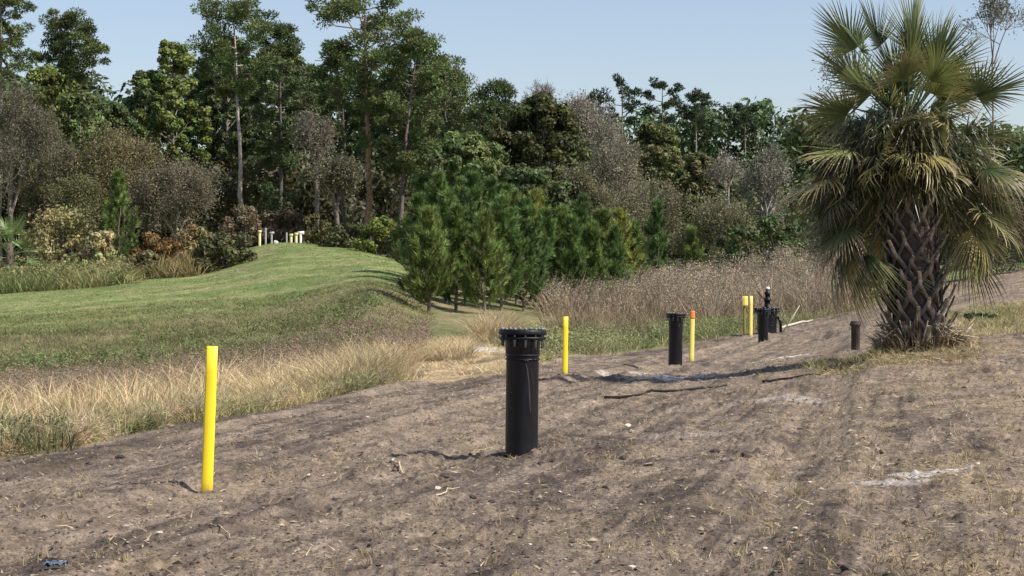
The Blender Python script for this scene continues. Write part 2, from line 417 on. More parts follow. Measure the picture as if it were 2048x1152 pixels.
# ---------------------------------------------------------------- ground sheet
def build_ground():
    us = np.concatenate([np.linspace(-2500, -160, 50)[:-1], np.linspace(-160, 2208, 900), np.linspace(2208, 4600, 50)[1:]])
    ys = [-60, -20, -5, 1, 4, 7]
    y = 8.5
    while y < 60: ys.append(y); y *= 1.0042
    while y < 1150: ys.append(y); y *= 1.013
    ys = np.array(ys)
    U, Y = np.meshgrid(us, ys)
    X = (U - 1024) / F * wid(Y)
    Zg = gz(X, Y)
    p = U; d = Y
    m = dirt_mask(X, Y)[..., None]
    s = track_s(X, Y)
    def c(*a): return np.array(a, float)
    k1 = fbm(s * 1.2, Y * .14, 4, 71)[..., None]; k2 = fbm(X * 1.6, Y * .9, 4, 81)[..., None]
    k3 = fbm(s * 3.0, Y * .5, 4, 83)[..., None]
    k5 = fbm(s * 8.0, Y * .30, 4, 89, .6)[..., None]
    dirt = c(.222, .173, .130) + (c(.122, .096, .077) - c(.222, .173, .130)) * sst(.46, .66, k1 * .3 + k3 * .35 + k5 * .35)
    k4 = fbm(X * 5, Y * 3.2, 4, 87, .65)[..., None]
    dirt = dirt * (1 - .32 * sst(.56, .7, k4)) * (1 + .2 * sst(.58, .7, 1 - k4)) * (1 - .22 * sst(.55, .66, k5))
    dirt = dirt + (c(.29, .228, .176) - dirt) * sst(.54, .72, 1 - (k5 * .4 + k2 * .6)) * .6
    dirt = dirt + (c(.36, .28, .17) - dirt) * (sst(.56, .68, fbm(X * 2.2 + 40, Y * 1.3, 4, 91))[..., None]) * .25
    # straw trodden in around the right foreground and beside the palm
    rs = sst(1550, 1900, p) * sst(.42, .6, fbm(X * 2, Y * 1.2, 4, 95))
    dirt = dirt + (c(.34, .26, .16) - dirt) * rs[..., None] * .5
    # freshly turned dark soil: along the edge of the grading and in a few low strips
    de = dirt_edge(p) - d
    dk_ = sst(-.5, .8, de) * (1 - sst(2.0, 6.5, de + 3 * (fbm(X * .6, Y * .3, 3, 150) - .5))) * sst(.40, .56, fbm(s * 2.5, Y * .3, 4, 151)) * (p < 1700)
    dirt = dirt * (1 - .42 * dk_[..., None])
    for (px_, d_, lx, ly, a, st) in ((1340, 17.75, .8, .16, .06, .75), (1470, 17.9, .35, .14, 0, .9), (900, 16.3, .22, .16, 0, .8), (1080, 18.1, .25, .2, 0, .5), (250, 22.2, 1.4, .35, .3, .6), (90, 21., .8, .3, .3, .6)):
        cx = (px_ - 1024) * d_ / F
        dx = X - cx; dy = Y - d_; ux = dx * math.cos(a) + dy * math.sin(a); uy = -dx * math.sin(a) + dy * math.cos(a)
        q = (ux / lx) ** 2 + (uy / ly) ** 2 + 2.4 * (fbm(X * 6, Y * 5, 4, int(px_)) - .5)
        dirt = dirt + (c(.085, .068, .058) - dirt) * ((1 - sst(.5, 1.2, q)) * st)[..., None]
    # pale sand spilt in streaks
    for (px_, d_, lx, ly, a, st) in ((1845, 15.6, .55, .16, .55, 1.), (1790, 15.0, .45, .14, .4, .45), (1345, 37.2, .85, .9, .5, 1.), (1300, 36.6, .5, .5, .5, .6), (1560, 43.5, .7, .7, .4, .8), (940, 52, 1.6, 1.6, 0, .8),
                                    (870, 53, 1., 1.3, 0, .6), (1590, 26.5, .4, .8, .3, .35), (1250, 40, .6, .8, .3, .5), (1400, 21.0, .9, .35, .2, .15)):
        cx = (px_ - 1024) * d_ / F
        dx = X - cx; dy = Y - d_; ux = dx * math.cos(a) + dy * math.sin(a); uy = -dx * math.sin(a) + dy * math.cos(a)
        q = (ux / lx) ** 2 + (uy / ly) ** 2 + 2.2 * (fbm(X * 3, Y * 3, 4, int(px_)) - .5) + 2.2 * (fbm(X * 14, Y * 11, 3, int(px_) + 1) - .5)
        k = (1 - sst(.5, 1.1, q))[..., None] * st
        dirt = dirt + (c(.56, .52, .47) - dirt) * k
    # turf and thatch beyond the dirt
    thatch = c(.27, .205, .11) + (c(.15, .13, .06) - c(.27, .205, .11)) * sst(.4, .65, fbm(X * .9, Y * .7, 4, 101))[..., None]
    brownz = c(.19, .155, .095)
    dull = c(.14, .15, .06) + (c(.205, .18, .095) - c(.14, .15, .06)) * sst(.42, .62, fbm(X * .35, Y * .35, 4, 111))[..., None]
    ls = Y - .35 * X
    green = c(.14, .19, .062) + (c(.235, .25, .10) - c(.14, .19, .062)) * sst(.42, .6, .5 * fbm(X * .05, ls * .28, 3, 121) + .5 * fbm(X * .5, ls * .6, 4, 122))[..., None]
    green = green + (c(.27, .235, .13) - green) * (sst(.6, .72, fbm(X * .25, ls * .3, 4, 125)) * .6)[..., None]
    crest = np.interp(p, [-2500, 0, 400, 700, 800, 860, 1000], [66, 68, 72, 76, 78, 88, 100])
    e = dirt_edge(p)
    nz = 1 + .12 * (fbm(X * .3, Y * .3, 3, 131) - .5)
    g = thatch
    g = g + (brownz - g) * sst(8, 16, d - e * nz)[..., None]
    g = g + (dull - g) * sst(50, 58, d * nz)[..., None]
    g = g + (green - g) * sst(-3, 4, d - crest * nz)[..., None]
    tz_ = (sst(770, 850, p + 50 * (fbm(X * .5, Y * .3, 3, 140) - .5)) * (1 - sst(1040, 1110, p)) * (1 - sst(52, 62, d)))[..., None]
    tan = c(.40, .30, .175) + (c(.22, .165, .10) - c(.40, .30, .175)) * sst(.42, .62, fbm(X * 1.3, Y * .5, 4, 141))[..., None]
    g = g + (tan - g) * tz_
    C = g * (1 - m) + dirt * m
    for (px_, d_, lx, ly, st) in ((950, 51, 1.2, 1.5, .95), (885, 52, .6, 1.2, .7), (1010, 50, .5, .9, .6)):
        q = ((X - (px_ - 1024) * d_ / F) / lx) ** 2 + ((Y - d_) / ly) ** 2 + 2.4 * (fbm(X * 2.5, Y * 1.2, 4, int(px_)) - .5)
        C = C + (c(.56, .53, .48) - C) * ((1 - sst(.5, 1.1, q)) * st)[..., None]
    V = np.stack([X, Y, Zg], -1).reshape(-1, 3)
    R, W = X.shape
    a = (np.arange(R - 1)[:, None] * W + np.arange(W - 1)[None, :]).ravel()
    Q = np.stack([a, a + 1, a + W + 1, a + W], 1)
    o = mesh_obj('ground', V, Q, C.reshape(-1, 3), ground_mat(), None, True)
    at = o.data.attributes.new('Soil', 'FLOAT', 'POINT'); at.data.foreach_set('value', m.ravel().astype(np.float32))
    return tag(o, kind='structure')
build_ground()

# ================================================================ THINGS
RNG = np.random.default_rng(7)
def zground(x, y): return float(gz(np.array([x]), np.array([y]))[0])

# ---------------------------------------------------------------- yellow marker posts
def marker_post(px, d, h, wd, label, mat=M_YEL, lean=0., rz=0., tip=None, back=0., depth=.05, sink=.15, group='yellow marker posts beside the pipes'):
    x = (px - 1024) * d / F; z = zground(x, d)
    r = empty('marker_post', (x, d, z), label, 'post', group, rz)
    r.rotation_euler = (back, lean, rz)
    mb = MB(); bevel_box(mb, wd, depth, -sink, h - .012, (1, 1, 1), .008, .004)
    mb.build('post', mat, r)
    if tip:
        mb = MB(); bevel_box(mb, wd + .005, depth + .005, h - tip[0], h + .004, (1, 1, 1), .008, .002)
        mb.build('band', tip[1], r)
    return r
marker_post(414, 16.85, 1.30, .098, 'tall bright yellow post standing alone in the left foreground dirt', lean=math.radians(2.0), rz=math.radians(14), depth=.05)
marker_post(1130, 39.0, 1.18, .105, 'yellow post in the dirt just right of the nearest black pipe', lean=math.radians(.6), rz=math.radians(16), depth=.05, mat=M_YEL)
marker_post(1383, 46.5, 1.235, .11, 'yellow post with an orange tip beside the second black pipe', mat=M_YEL2, lean=math.radians(1.2), rz=math.radians(12), tip=(.19, M_ORANGE), depth=.05)
marker_post(1501.5, 63.5, 1.37, .11, 'slim yellow post just left of the black pipe with a valve on top', mat=M_YEL2, rz=math.radians(12), lean=math.radians(.4))
p_ = marker_post(1489, 65.5, 1.33, .09, 'dark post carrying a short yellow sign at the edge of the weeds', mat=paint('olive_post', (.22, .17, .03), .6, (.1, .08, .03), .4), rz=math.radians(5), lean=math.radians(-.6))
mb = MB(); bevel_box(mb, .2, .02, 1.0, 1.34, (1, 1, 1), .005, .004)
sp = mb.build('sign_plate', M_YEL2, p_); sp.location = (.02, -.045, 0)

# ---------------------------------------------------------------- black capped pipes
def flanged_pipe(px, d, R, h, fr, label, lean=0., nb=12, bolt=True, cap_t=.034, group='black capped pipes in a row'):
    x = (px - 1024) * d / F; z = zground(x, d) - .02
    r = empty('capped_pipe', (x, d, z), label, 'pipe', group)
    r.rotation_euler = (0, lean, 0)
    s = R / .16
    zt = h
    z1 = zt - cap_t                      # underside of cover
    z2 = z1 - .034 * s                    # underside of backing ring gap
    mb = MB()
    lathe(mb, [(R, -.35), (R, zt - .27 * s), (R + .002, zt - .262 * s), (R + .010, zt - .255 * s), (R + .011, zt - .247 * s), (R + .004, zt - .24 * s), (R + .008, zt - .235 * s), (R + .009, zt - .14 * s), (R + .012, z1 - .03), (R + .012, z1 - .012)], (1, 1, 1), 48)
    b = mb.build('pipe', M_BLK, r, True)
    mb = MB()      # weld bead
    pts = [((R + .008) * math.cos(a), (R + .008) * math.sin(a), zt - .29 * s) for a in np.linspace(0, 2 * math.pi, 41)]
    tube(mb, pts, .007, (1, 1, 1), 6, False); mb.build('weld_bead', M_BLK, r, True)
    mb = MB()      # backing ring
    lathe(mb, [(R + .018, z2), (fr - .006, z2), (fr, z2 - .006), (fr, z2 - .022), (fr - .006, z2 - .028), (R + .02, z2 - .028), (R + .018, z2)], (1, 1, 1), 48)
    mb.build('backing_ring', M_BLKFL, r)
    mb = MB()      # stub end face squeezed between ring and cover
    lathe(mb, [(R, z1 - .018), (fr - .05, z1 - .018), (fr - .05, z2 + .002), (R, z2 + .002)], (1, 1, 1), 48); mb.build('gasket', M_BLKFL, r)
    mb = MB()      # blind cover
    lathe(mb, [(0, z1 - .016), (fr, z1 - .016), (fr + .004, z1 - .010), (fr + .004, zt - .006), (fr - .003, zt), (0, zt + .001)], (1, 1, 1), 48)
    mb.build('cover', M_BLKFL, r)
    if bolt:
        for k in range(nb):
            a = 2 * math.pi * (k + .25) / nb
            c = Vector(((fr - .026) * math.cos(a), (fr - .026) * math.sin(a), 0))
            lo = z2 - .028 - (.072 + .012 * math.sin(k * 7.))
            mb = MB(); tube(mb, [c + Vector((0, 0, lo)), c + Vector((0, 0, zt + .022))], .0095 * s, (1, 1, 1), 8)
            for zz in (zt + .001, z2 - .028 - .014):
                lathe(mb, [(0, 0), (.017, 0), (.017, .012), (0, .012)], (1, 1, 1), 6, (c.x, c.y, zz))
            mb.build('bolt', M_STEEL, r)
    return r, zt
p1, zt1 = flanged_pipe(1043, 18.5, .158, 1.21, .228, 'nearest and tallest looking black pipe with bolted cover in the middle foreground', lean=math.radians(.6))
# chalked marks and the runs of pale mud on the near pipe
def patch_on_pipe(parent, R, pts, wd, name, mat):
    mb = MB()
    V = []; T = []
    for i, (a, z) in enumerate(pts):
        ww = wd[i] if hasattr(wd, '__len__') else wd
        for sgn in (-1, 1):
            aa = math.radians(a) + sgn * ww / 2 / R
            V.append((R * math.sin(aa), -R * math.cos(aa), z))
    for i in range(len(pts) - 1):
        T += [(2 * i, 2 * i + 1, 2 * i + 2), (2 * i + 1, 2 * i + 3, 2 * i + 2)]
    mb.add(V, T, (1, 1, 1)); return mb.build(name, mat, parent)
patch_on_pipe(p1, .1605, [(8, .91), (14, .92), (20, .91)], [.004, .022, .006], 'chalk_mark', M_MARK)
patch_on_pipe(p1, .1605, [(-48, .61), (-40, .606), (-32, .606)], [.004, .008, .005], 'chalk_mark', M_MARK)
patch_on_pipe(p1, .1592, [(12, .89), (18, .82), (24, .70), (27, .56), (31, .42)], [.006, .012, .009, .012, .005], 'dried_mud_run', paint('mud_run', (.03, .029, .028), .6, (.01, .01, .01), .6, 9))
p2, _ = flanged_pipe(1350.5, 43.6, .158, 1.185, .222, 'second black capped pipe, beside the orange tipped yellow post', lean=math.radians(.8))
p3, _ = flanged_pipe(1526, 58.0, .150, 1.0, .222, 'third black capped pipe, standing in front of the wider one with a valve', lean=math.radians(1.))
p4, z4 = flanged_pipe(1534, 66.0, .33, .86, .45, 'wide black pipe with an upright valve stack on its flange', nb=16, bolt=True)
mb = MB()
lathe(mb, [(.17, z4), (.17, z4 + .03), (.115, z4 + .05), (.10, z4 + .22), (.125, z4 + .24), (.125, z4 + .30), (.09, z4 + .33), (.085, z4 + .43), (.11, z4 + .45), (.11, z4 + .54), (.07, z4 + .56), (.07, z4 + .64), (0, z4 + .645)], (1, 1, 1), 20, (.02, 0, 0))
vs = mb.build('valve_stack', M_BLKFL, p4)
mb = MB(); lathe(mb, [(0, z4 + .64), (.075, z4 + .64), (.08, z4 + .66), (.075, z4 + .71), (.03, z4 + .73), (0, z4 + .73)], (1, 1, 1), 16, (.02, 0, 0)); mb.build('valve_cap', M_WHITE, p4)
mb = MB(); tube(mb, [(-.08, 0, z4 + .3), (-.22, -.02, z4 + .42), (-.34, 0, z4 + .6)], .018, (1, 1, 1), 6); mb.build('valve_handle', M_BLKFL, vs)
mb = MB(); tube(mb, [(.35, -.1, .55), (.45, -.12, .4), (.46, -.12, -.1)], .05, (1, 1, 1), 10); mb.build('side_pipe', M_BLK, p4, True)

# dark stub beside the palm
sx_ = (1711 - 1024) * 41 / F; sz_ = zground(sx_, 41)
r = empty('pipe_stub', (sx_, 41, sz_), 'short dark weathered pipe stub left of the palm trunk under the hanging fronds', 'pipe')
mb = MB(); lathe(mb, [(.095, -.2), (.095, .5), (.105, .51), (.105, .60), (.08, .605), (.08, .45), (0, .45)], (.03, .026, .022), 20); mb.build('pipe', M_STUB, r, True)
mb = MB(); lathe(mb, [(.107, .50), (.125, .50), (.125, .56), (.107, .56)], (1, 1, 1), 20); mb.build('collar', M_STUB, r)

# ---------------------------------------------------------------- far well posts on the grassy rise
def far_post(px, ptop, pbot, d, wpx, mat, label, kind='tee'):
    x = (px - 1024) * d / F; z = zground(x, d); sc_ = F / d
    h = max((HZ - ptop) / sc_ + EYE - z, .5); w_ = wpx / sc_ / 2
    r = empty('riser_pipe', (x, d, z), label, 'pipe', 'pale riser pipes on the grassy rise')
    mb = MB(); lathe(mb, [(w_, -.3), (w_, h - .03), (w_ * .9, h - .005), (0, h)], (1, 1, 1), 12); mb.build('pipe', mat, r, True)
    if kind == 'cap':
        mb = MB(); lathe(mb, [(w_ * 1.05, h - .14), (w_ * 1.45, h - .13), (w_ * 1.45, h - .01), (w_ * 1.2, h + .01), (0, h + .012)], (1, 1, 1), 12); mb.build('cap', mat, r)
    if kind == 'tee':
        mb = MB(); tube(mb, [(-w_ * 2.4, 0, h - .08), (w_ * 2.6, 0, h - .05)], w_ * 1.2, (1, 1, 1), 8); mb.build('tee', mat, r)
    return r
far_post(519, 461, 487, 128, 5.5, M_PALE, 'cream riser pipe at the far left end of the row on the rise', 'cap')
far_post(531, 456, 488, 130, 4, M_GREY, 'tallest thin grey-green riser pipe, next to the leftmost cream one', 'plain')
far_post(543, 464, 488, 129, 4, M_GREY, 'grey riser pipe with a cross tee, just left of the white lump', 'tee')
far_post(573, 465, 492, 130, 3.5, M_GREY, 'slim grey riser pipe on the left of the close group of four', 'plain')
far_post(582, 468, 493, 127, 5.5, M_PALE, 'shorter cream riser pipe, second in the close group of four', 'cap')
far_post(592, 466, 493, 128, 6, M_PALE, 'cream riser pipe third in the close group of four', 'cap')
far_post(601, 464, 491, 129, 5.5, M_WHITE, 'whitish riser pipe at the right end of the close group of four', 'tee')

def rock(name, x, y, s, col, label, cat='stone', group=None, flat=.6, seed=0, mat=None, lift=.3):
    rg = np.random.default_rng(seed)
    # low-poly lump from a jittered, bevel-ish icosphere
    import bmesh
    bm = bmesh.new(); bmesh.ops.create_icosphere(bm, subdivisions=2, radius=1)
    ax = rg.uniform(.6, 1.3, 3); off = rg.normal(size=(6, 3)); off /= np.linalg.norm(off, axis=1)[:, None]
    for v in bm.verts:
        p = np.array(v.co)
        for o_ in off:
            t = p @ o_
            if t > .62: p = p - o_ * (t - .62)
        v.co = Vector(p * ax * s * np.array([1, 1, flat]) * (1 + rg.uniform(-.06, .06)))
    me = bpy.data.meshes.new(name); bm.to_mesh(me); bm.free()
    a = me.color_attributes.new('Col', 'FLOAT_COLOR', 'POINT')
    a.data.foreach_set('color', np.tile(np.array([*col, 1], np.float32), len(me.vertices)))
    me.materials.append(mat or M_STONE)
    o = bpy.data.objects.new(name, me); COL.objects.link(o)
    o.location = (x, y, zground(x, y) + s * flat * lift); o.rotation_euler = (rg.uniform(-.3, .3), rg.uniform(-.3, .3), rg.uniform(0, 6))
    return tag(o, label, cat, group)
x_ = (551 - 1024) * 127 / F
rock('stone', x_, 127, .26, (.7, .68, .58), 'white lump on the grassy rise between the two groups of riser pipes', seed=3)

# ---------------------------------------------------------------- stones, chips, sticks and added shadow strips on the dirt
spots = [(508, 1077, 1.3), (875, 978, 1.2), (1256, 853, 1.0), (1480, 972, 1.0), (1240, 832, .7), (1297, 932, 1.2), (947, 1028, .7), (617, 955, .9), (645, 952, .7), (520, 918, .6), (320, 1068, .8), (1720, 818, 1.0), (1760, 838, .6), (1660, 838, .8),
         (1590, 1060, 1.2), (1530, 1098, 1.1), (1265, 1142, 1.3), (340, 1000, .6), (700, 1120, .7), (1340, 1035, .6), (1120, 985, .6), (910, 775, .7), (1010, 790, .6), (735, 835, .6), (560, 900, .5), (1165, 800, .5), (1730, 880, .7), (1820, 1085, .7), (1955, 930, .7),
         (1900, 870, .6), (1440, 860, .5), (1060, 1090, .7), (640, 1045, .5), (250, 940, .5), (140, 1010, .5), (1185, 695, .8), (1220, 712, .5), (1240, 700, .6), (1620, 965, .5), (1960, 1060, .8), (1400, 1120, .5), (830, 1100, .6), (240, 1120, .6), (1130, 1120, .5), (1530, 985, .4)]
def hit(px, py):   # where the sight line through a photo point meets the smooth land
    ds = np.exp(np.linspace(math.log(8), math.log(140), 900)); xs = (px - 1024) * ds / F
    zr = EYE - (py - HZ) * ds / F
    k = np.argmax(zr < gz(xs, ds)); return float(xs[k]), float(ds[k])
for i, (px, py, s) in enumerate(spots):
    x, y = hit(px, py)
    k = y / 16.
    rock('stone', x, y, (.018 + .010 * (i % 3)) * s * k ** .6, (.55, .48, .38), 'small pale stone lying loose on the bare dirt', 'stone', 'small pale stones scattered over the bare dirt', .5, 100 + i)
for i, (px, py, s) in enumerate([(890, 955, 1.5), (905, 962, 1.1), (670, 1003, .9), (948, 998, 1.3), (855, 668 + 310, .7), (1600, 860, .8), (1945, 768 + 200, .8), (1430, 905, 1.6), (1490, 915, 1.8), (1245, 920, 1.4), (985, 1005, .9), (255, 1085, .9), (1080, 932, 1.0), (180, 930, 1.5), (240, 918, 1.3), (300, 912, 1.0), (1210, 980, .7), (1690, 1140, 1.0), (1590, 1100, .9), (740, 1095, .9)]):
    x, y = hit(px, py)
    rock('soil_clod', x, y, .034 * s * (y / 16) ** .5, (.06, .048, .042), 'dark crumbly clod of damp soil on the bare dirt', 'clod', 'dark soil clods scattered over the bare dirt', .55, 300 + i)

def stick(name, pts, rad, col, label, cat='stick', group=None):
    mb = MB(); c0 = Vector(pts[len(pts) // 2])
    tube(mb, [Vector(p) - c0 for p in pts], rad, col, 6)
    o = mb.build(name, M_WOOD, None); o.location = c0
    return tag(o, label, cat, group)
def ground_stick(name, a, b, r_, col, label, bend=.02, rise=.02, cat='stick', group=None, n=6, seed=1):
    xa, ya = hit(*a); xb, yb = hit(*b); rg = random.Random(seed); pts = []
    for i in range(n):
        t = i / (n - 1); x = xa + (xb - xa) * t + rg.uniform(-bend, bend); y = ya + (yb - ya) * t + rg.uniform(-bend, bend)
        pts.append((x, y, zground(x, y) + r_ * .7 + rise * math.sin(math.pi * t)))
    return stick(name, pts, [r_ * (1 - .5 * i / (n - 1)) for i in range(n)], col, label, cat, group)
ground_stick('stick', (783, 920), (806, 952), .013, (.55, .44, .30), 'pale peeled stick lying left of the nearest black pipe', seed=2)
ground_stick('stick', (875, 992), (915, 976), .006, (.5, .42, .28), 'thin straw coloured twig beside a white stone below the nearest pipe', seed=3)
ground_stick('stick', (440, 1050), (462, 1082), .007, (.42, .34, .24), 'thin curved twig on the dirt below the near yellow post', seed=4)
ground_stick('stick', (60, 890), (130, 872), .03, (.26, .22, .18), 'weathered grey branch at the edge of the dry grass on the left', seed=5, rise=.05)
ground_stick('stick', (1205, 797), (1452, 773), .026, (.012, .010, .009), 'long thin dark strip standing in for the palm shadow across the dirt below the second pipe', bend=.02, rise=.0, seed=6, n=14)  # near-black tube added as the palm's cast shadow line, not a real stick
ground_stick('stick', (1525, 765), (1640, 752), .024, (.012, .010, .009), 'shorter dark strip standing in for the palm shadow between the long strip and the palm', bend=.02, rise=.0, seed=7, n=9)  # second near-black tube, carries the added shadow line on toward the palm
ground_stick('stick', (1565, 657), (1625, 642), .05, (.5, .45, .36), 'pale bleached log lying right of the wide black pipe', bend=.05, seed=8)
xa, ya = hit(1563, 668)
stick('stick', [(xa, ya, zground(xa, ya)), (xa + .35, ya + .1, zground(xa, ya) + .5), (xa + .62, ya + .1, zground(xa, ya) + .95)], [.03, .025, .012], (.5, .45, .33), 'bleached stick leaning upright just right of the wide black pipe')
# standing dead stalk right foreground
xa, ya = hit(1978, 1022)
stick('stick', [(xa, ya, zground(xa, ya)), (xa + .012, ya, zground(xa, ya) + .1), (xa - .02, ya, zground(xa, ya) + .2), (xa - .05, ya + .02, zground(xa, ya) + .29)], [.005, .004, .003, .001], (.45, .36, .22), 'single dead stalk standing up at the right of the foreground', 'stalk')
# scrap of blue plastic lower left
xa, ya = hit(112, 1138)
mb = MB(); rg = np.random.default_rng(5); g_ = 7
V = []; T = []
for i in range(g_):
    for j in range(g_):
        V.append(((i / (g_ - 1) - .5) * .13 + rg.uniform(-.006, .006), (j / (g_ - 1) - .5) * .1, .012 + .03 * abs(math.sin(i * 1.3 + j * .9)) + rg.uniform(0, .008)))
for i in range(g_ - 1):
    for j in range(g_ - 1):
        a = i * g_ + j; T += [(a, a + g_, a + 1), (a + 1, a + g_, a + g_ + 1)]
mb.add(V, T, (1, 1, 1)); o = mb.build('plastic_scrap', M_BLUE); o.location = (xa, ya, zground(xa, ya)); tag(o, 'crumpled scrap of dark blue plastic in the lower left corner of the dirt', 'litter')

# ---------------------------------------------------------------- loose straw, twigs and crumbs (nobody could count them)
def litter():
    rg = np.random.default_rng(11); mb = MB()
    n = 17000; d = 9.5 + (rg.random(n) ** 1.6) * 50; px = rg.uniform(-80, 2130, n)
    clump = fbm(px * .006, np.log(d) * 9, 3, 7); keep = rg.random(n) < np.clip((clump - .36) * 4, .06, 1) * np.where(px > 1500, 1, .65)
    d = d[keep]; px = px[keep]; x = (px - 1024) * d / F
    k = dirt_mask(x, d) > .4; x = x[k]; d = d[k]; n = len(x)
    a = rg.uniform(0, 6.28, n); ln = rg.uniform(.02, .11, n) * (d / 16) ** .4
    z = gz(x, d)
    dr = np.stack([np.cos(a), np.sin(a), rg.uniform(-.1, .7, n) ** 1], 1)
    c = jit((.46, .36, .22), n, rg, .45, .08)
    needle_tris(mb, np.stack([x, d, z + .008], 1), norm(dr), ln, .0045, c, rg)
    # thin soil crumbs
    n = 34000; d = 9.5 + (rg.random(n) ** 1.5) * 32; px = rg.uniform(-80, 2130, n); x = (px - 1024) * d / F
    k = (dirt_mask(x, d) > .6) & (rg.random(n) < .25 + fbm(x * 1.2, d * .8, 3, 19)); x = x[k]; d = d[k]; n = len(x)
    z = gz(x, d); s = rg.uniform(.005, .016, n) * (1 + .9 * (rg.random(n) > .93)) * (d / 14) ** .4
    c = jit((.12, .09, .072), n, rg, .6, .06); lt = rg.random(n) < .16; c[lt] = np.array((.42, .35, .26)) * rg.uniform(.7, 1.25, (lt.sum(), 1))
    ctr = np.stack([x, d, z + s * .4], 1)
    D = np.array([[1, 0, 0], [0, 1, 0], [-1, 0, 0], [0, -1, 0], [0, 0, .55]], float)
    V = (ctr[:, None, :] + D[None] * s[:, None, None] * rg.uniform(.4, 1.5, (n, 5, 1))).reshape(-1, 3)
    i = np.arange(n)[:, None] * 5
    T = np.concatenate([i + np.array([[a_, (a_ + 1) % 4, 4]]) for a_ in range(4)])
    mb.add(V, T, np.repeat(c, 5, 0))
    # small tufts of dead grass on the dirt
    n = 420; d = 10 + (rg.random(n) ** 1.4) * 40; px = np.where(rg.random(n) < .55, rg.uniform(1480, 2120, n), rg.uniform(0, 2100, n)); x = (px - 1024) * d / F
    k = dirt_mask(x, d) > .6; x = np.repeat(x[k], 12); d = np.repeat(d[k], 12); n = len(x)
    x = x + rg.normal(0, .035, n); d = d + rg.normal(0, .035, n)
    blades(mb, np.stack([x, d, gz(x, d)], 1), rg.uniform(.02, .09, n), rg.normal(0, .05, (n, 2)), .0035, jit((.34, .27, .15), n, rg, .35), rg)
    o = mb.build('straw_litter', M_GRASS); tag(o, 'loose straw, twigs and soil crumbs strewn over the bare dirt', 'litter', kind='stuff')
litter()

# ---------------------------------------------------------------- grasses
def tuft_field(mb, rg, n, pr, dr, per, h, spread, wd, colA, colB, lean=.5, dens=None, mask=None, wind=(-.03, 0)):
    px = rg.uniform(pr[0], pr[1], n); d = np.sqrt(rg.uniform(dr[0] ** 2, dr[1] ** 2, n))
    x = (px - 1024) * d / F
    k = np.ones(n, bool)
    if dens is not None: k &= rg.random(n) < dens(px, d, x)
    x = x[k]; d = d[k]; n = len(x)
    if n == 0: return
    hh = rg.uniform(h[0], h[1], n); t = np.clip(rg.random(n) * .5 + sst(.4, .62, fbm(x * .55, d * .45, 3, 77)) * .75, 0, 1)[:, None]
    cc = np.array(colA) * (1 - t) + np.array(colB) * t
    cc = cc * rg.uniform(.6, 1.25, (n, 1)) * (1 + rg.uniform(-.08, .08, (n, 3)))
    hh = hh * (.55 + .8 * fbm(x * 1.1, d * .8, 3, 78))
    X = np.repeat(x, per) + rg.normal(0, spread, n * per); Y = np.repeat(d, per) + rg.normal(0, spread, n * per)
    H = np.repeat(hh, per) * rg.uniform(.55, 1.1, n * per)
    out = np.stack([X - np.repeat(x, per), Y - np.repeat(d, per)], 1)
    tl = np.repeat(rg.normal(0, .35, (n, 2)), per, 0)
    ln = out * rg.uniform(.5, 2.4, (n * per, 1)) + (tl + rg.normal(0, lean, (n * per, 2)) * .75) * H[:, None] + np.array(wind) * H[:, None]
    C = np.repeat(cc, per, 0) * rg.uniform(.8, 1.2, (n * per, 1))
    blades(mb, np.stack([X, Y, gz(X, Y) - .02], 1), H, ln, wd, C, rg, C * 1.08)
edge = dirt_edge
def band(a, b, soft=2.0, ns=.3, seed=0, rel=True):
    """density that lives between a and b metres beyond the dirt edge"""
    def f(px, d, x):
        q = d - (edge(px) if rel else 0) + 5 * (fbm(x * ns, d * ns, 3, seed) - .5)
        return sst(a, a + soft, q) * (1 - sst(b - soft, b, q)) * (.25 + 1.5 * np.clip(fbm(x * .9, d * .6, 3, seed + 5) - .3, 0, 1))
    return f
rg = np.random.default_rng(21)
STRAW = (.58, .465, .255); TAN = (.66, .52, .31); OLIVE = (.26, .26, .11); GRN = (.12, .18, .055); BRN = (.23, .17, .125)
mb = MB()
tuft_field(mb, rg, 5000, (-120, 800), (20, 50), 13, (.12, .38), .09, .007, STRAW, OLIVE, .7, band(-.3, 12, 1., seed=1))
tuft_field(mb, rg, 2600, (-120, 820), (20, 50), 16, (.35, .85), .12, .0075, STRAW, TAN, .6, band(1.5, 18, 1.5, seed=2))
# the tall tan clumps right of the near post
for (px, d, n, s, h) in ((700, 38, 26, .7, .95), (640, 36, 22, .8, .8), (745, 40, 18, .6, .9), (560, 34, 16, .9, .6), (990, 57, 18, .8, 1.0), (880, 50, 22, 1.2, .6), (1005, 60, 10, .5, 1.1), (470, 33, 14, .8, .55)):
    tuft_field(mb, rg, n * 4, (px - s * F / d / 1.6, px + s * F / d / 1.6), (d - s * 2.2, d + s * 2.2), 26, (h * .4, h * .9), .1, .008, TAN, (.42, .35, .2), .9)
tuft_field(mb, rg, 700, (780, 1100), (39, 66), 12, (.05, .2), .12, .009, STRAW, TAN, .9, band(0, 22, 1.5, seed=3))
tuft_field(mb, rg, 420, (1880, 2150), (38, 56), 12, (.06, .24), .1, .008, STRAW, OLIVE, .7)
tuft_field(mb, rg, 260, (1620, 1960), (31, 38), 10, (.06, .22), .09, .005, STRAW, OLIVE, .8)
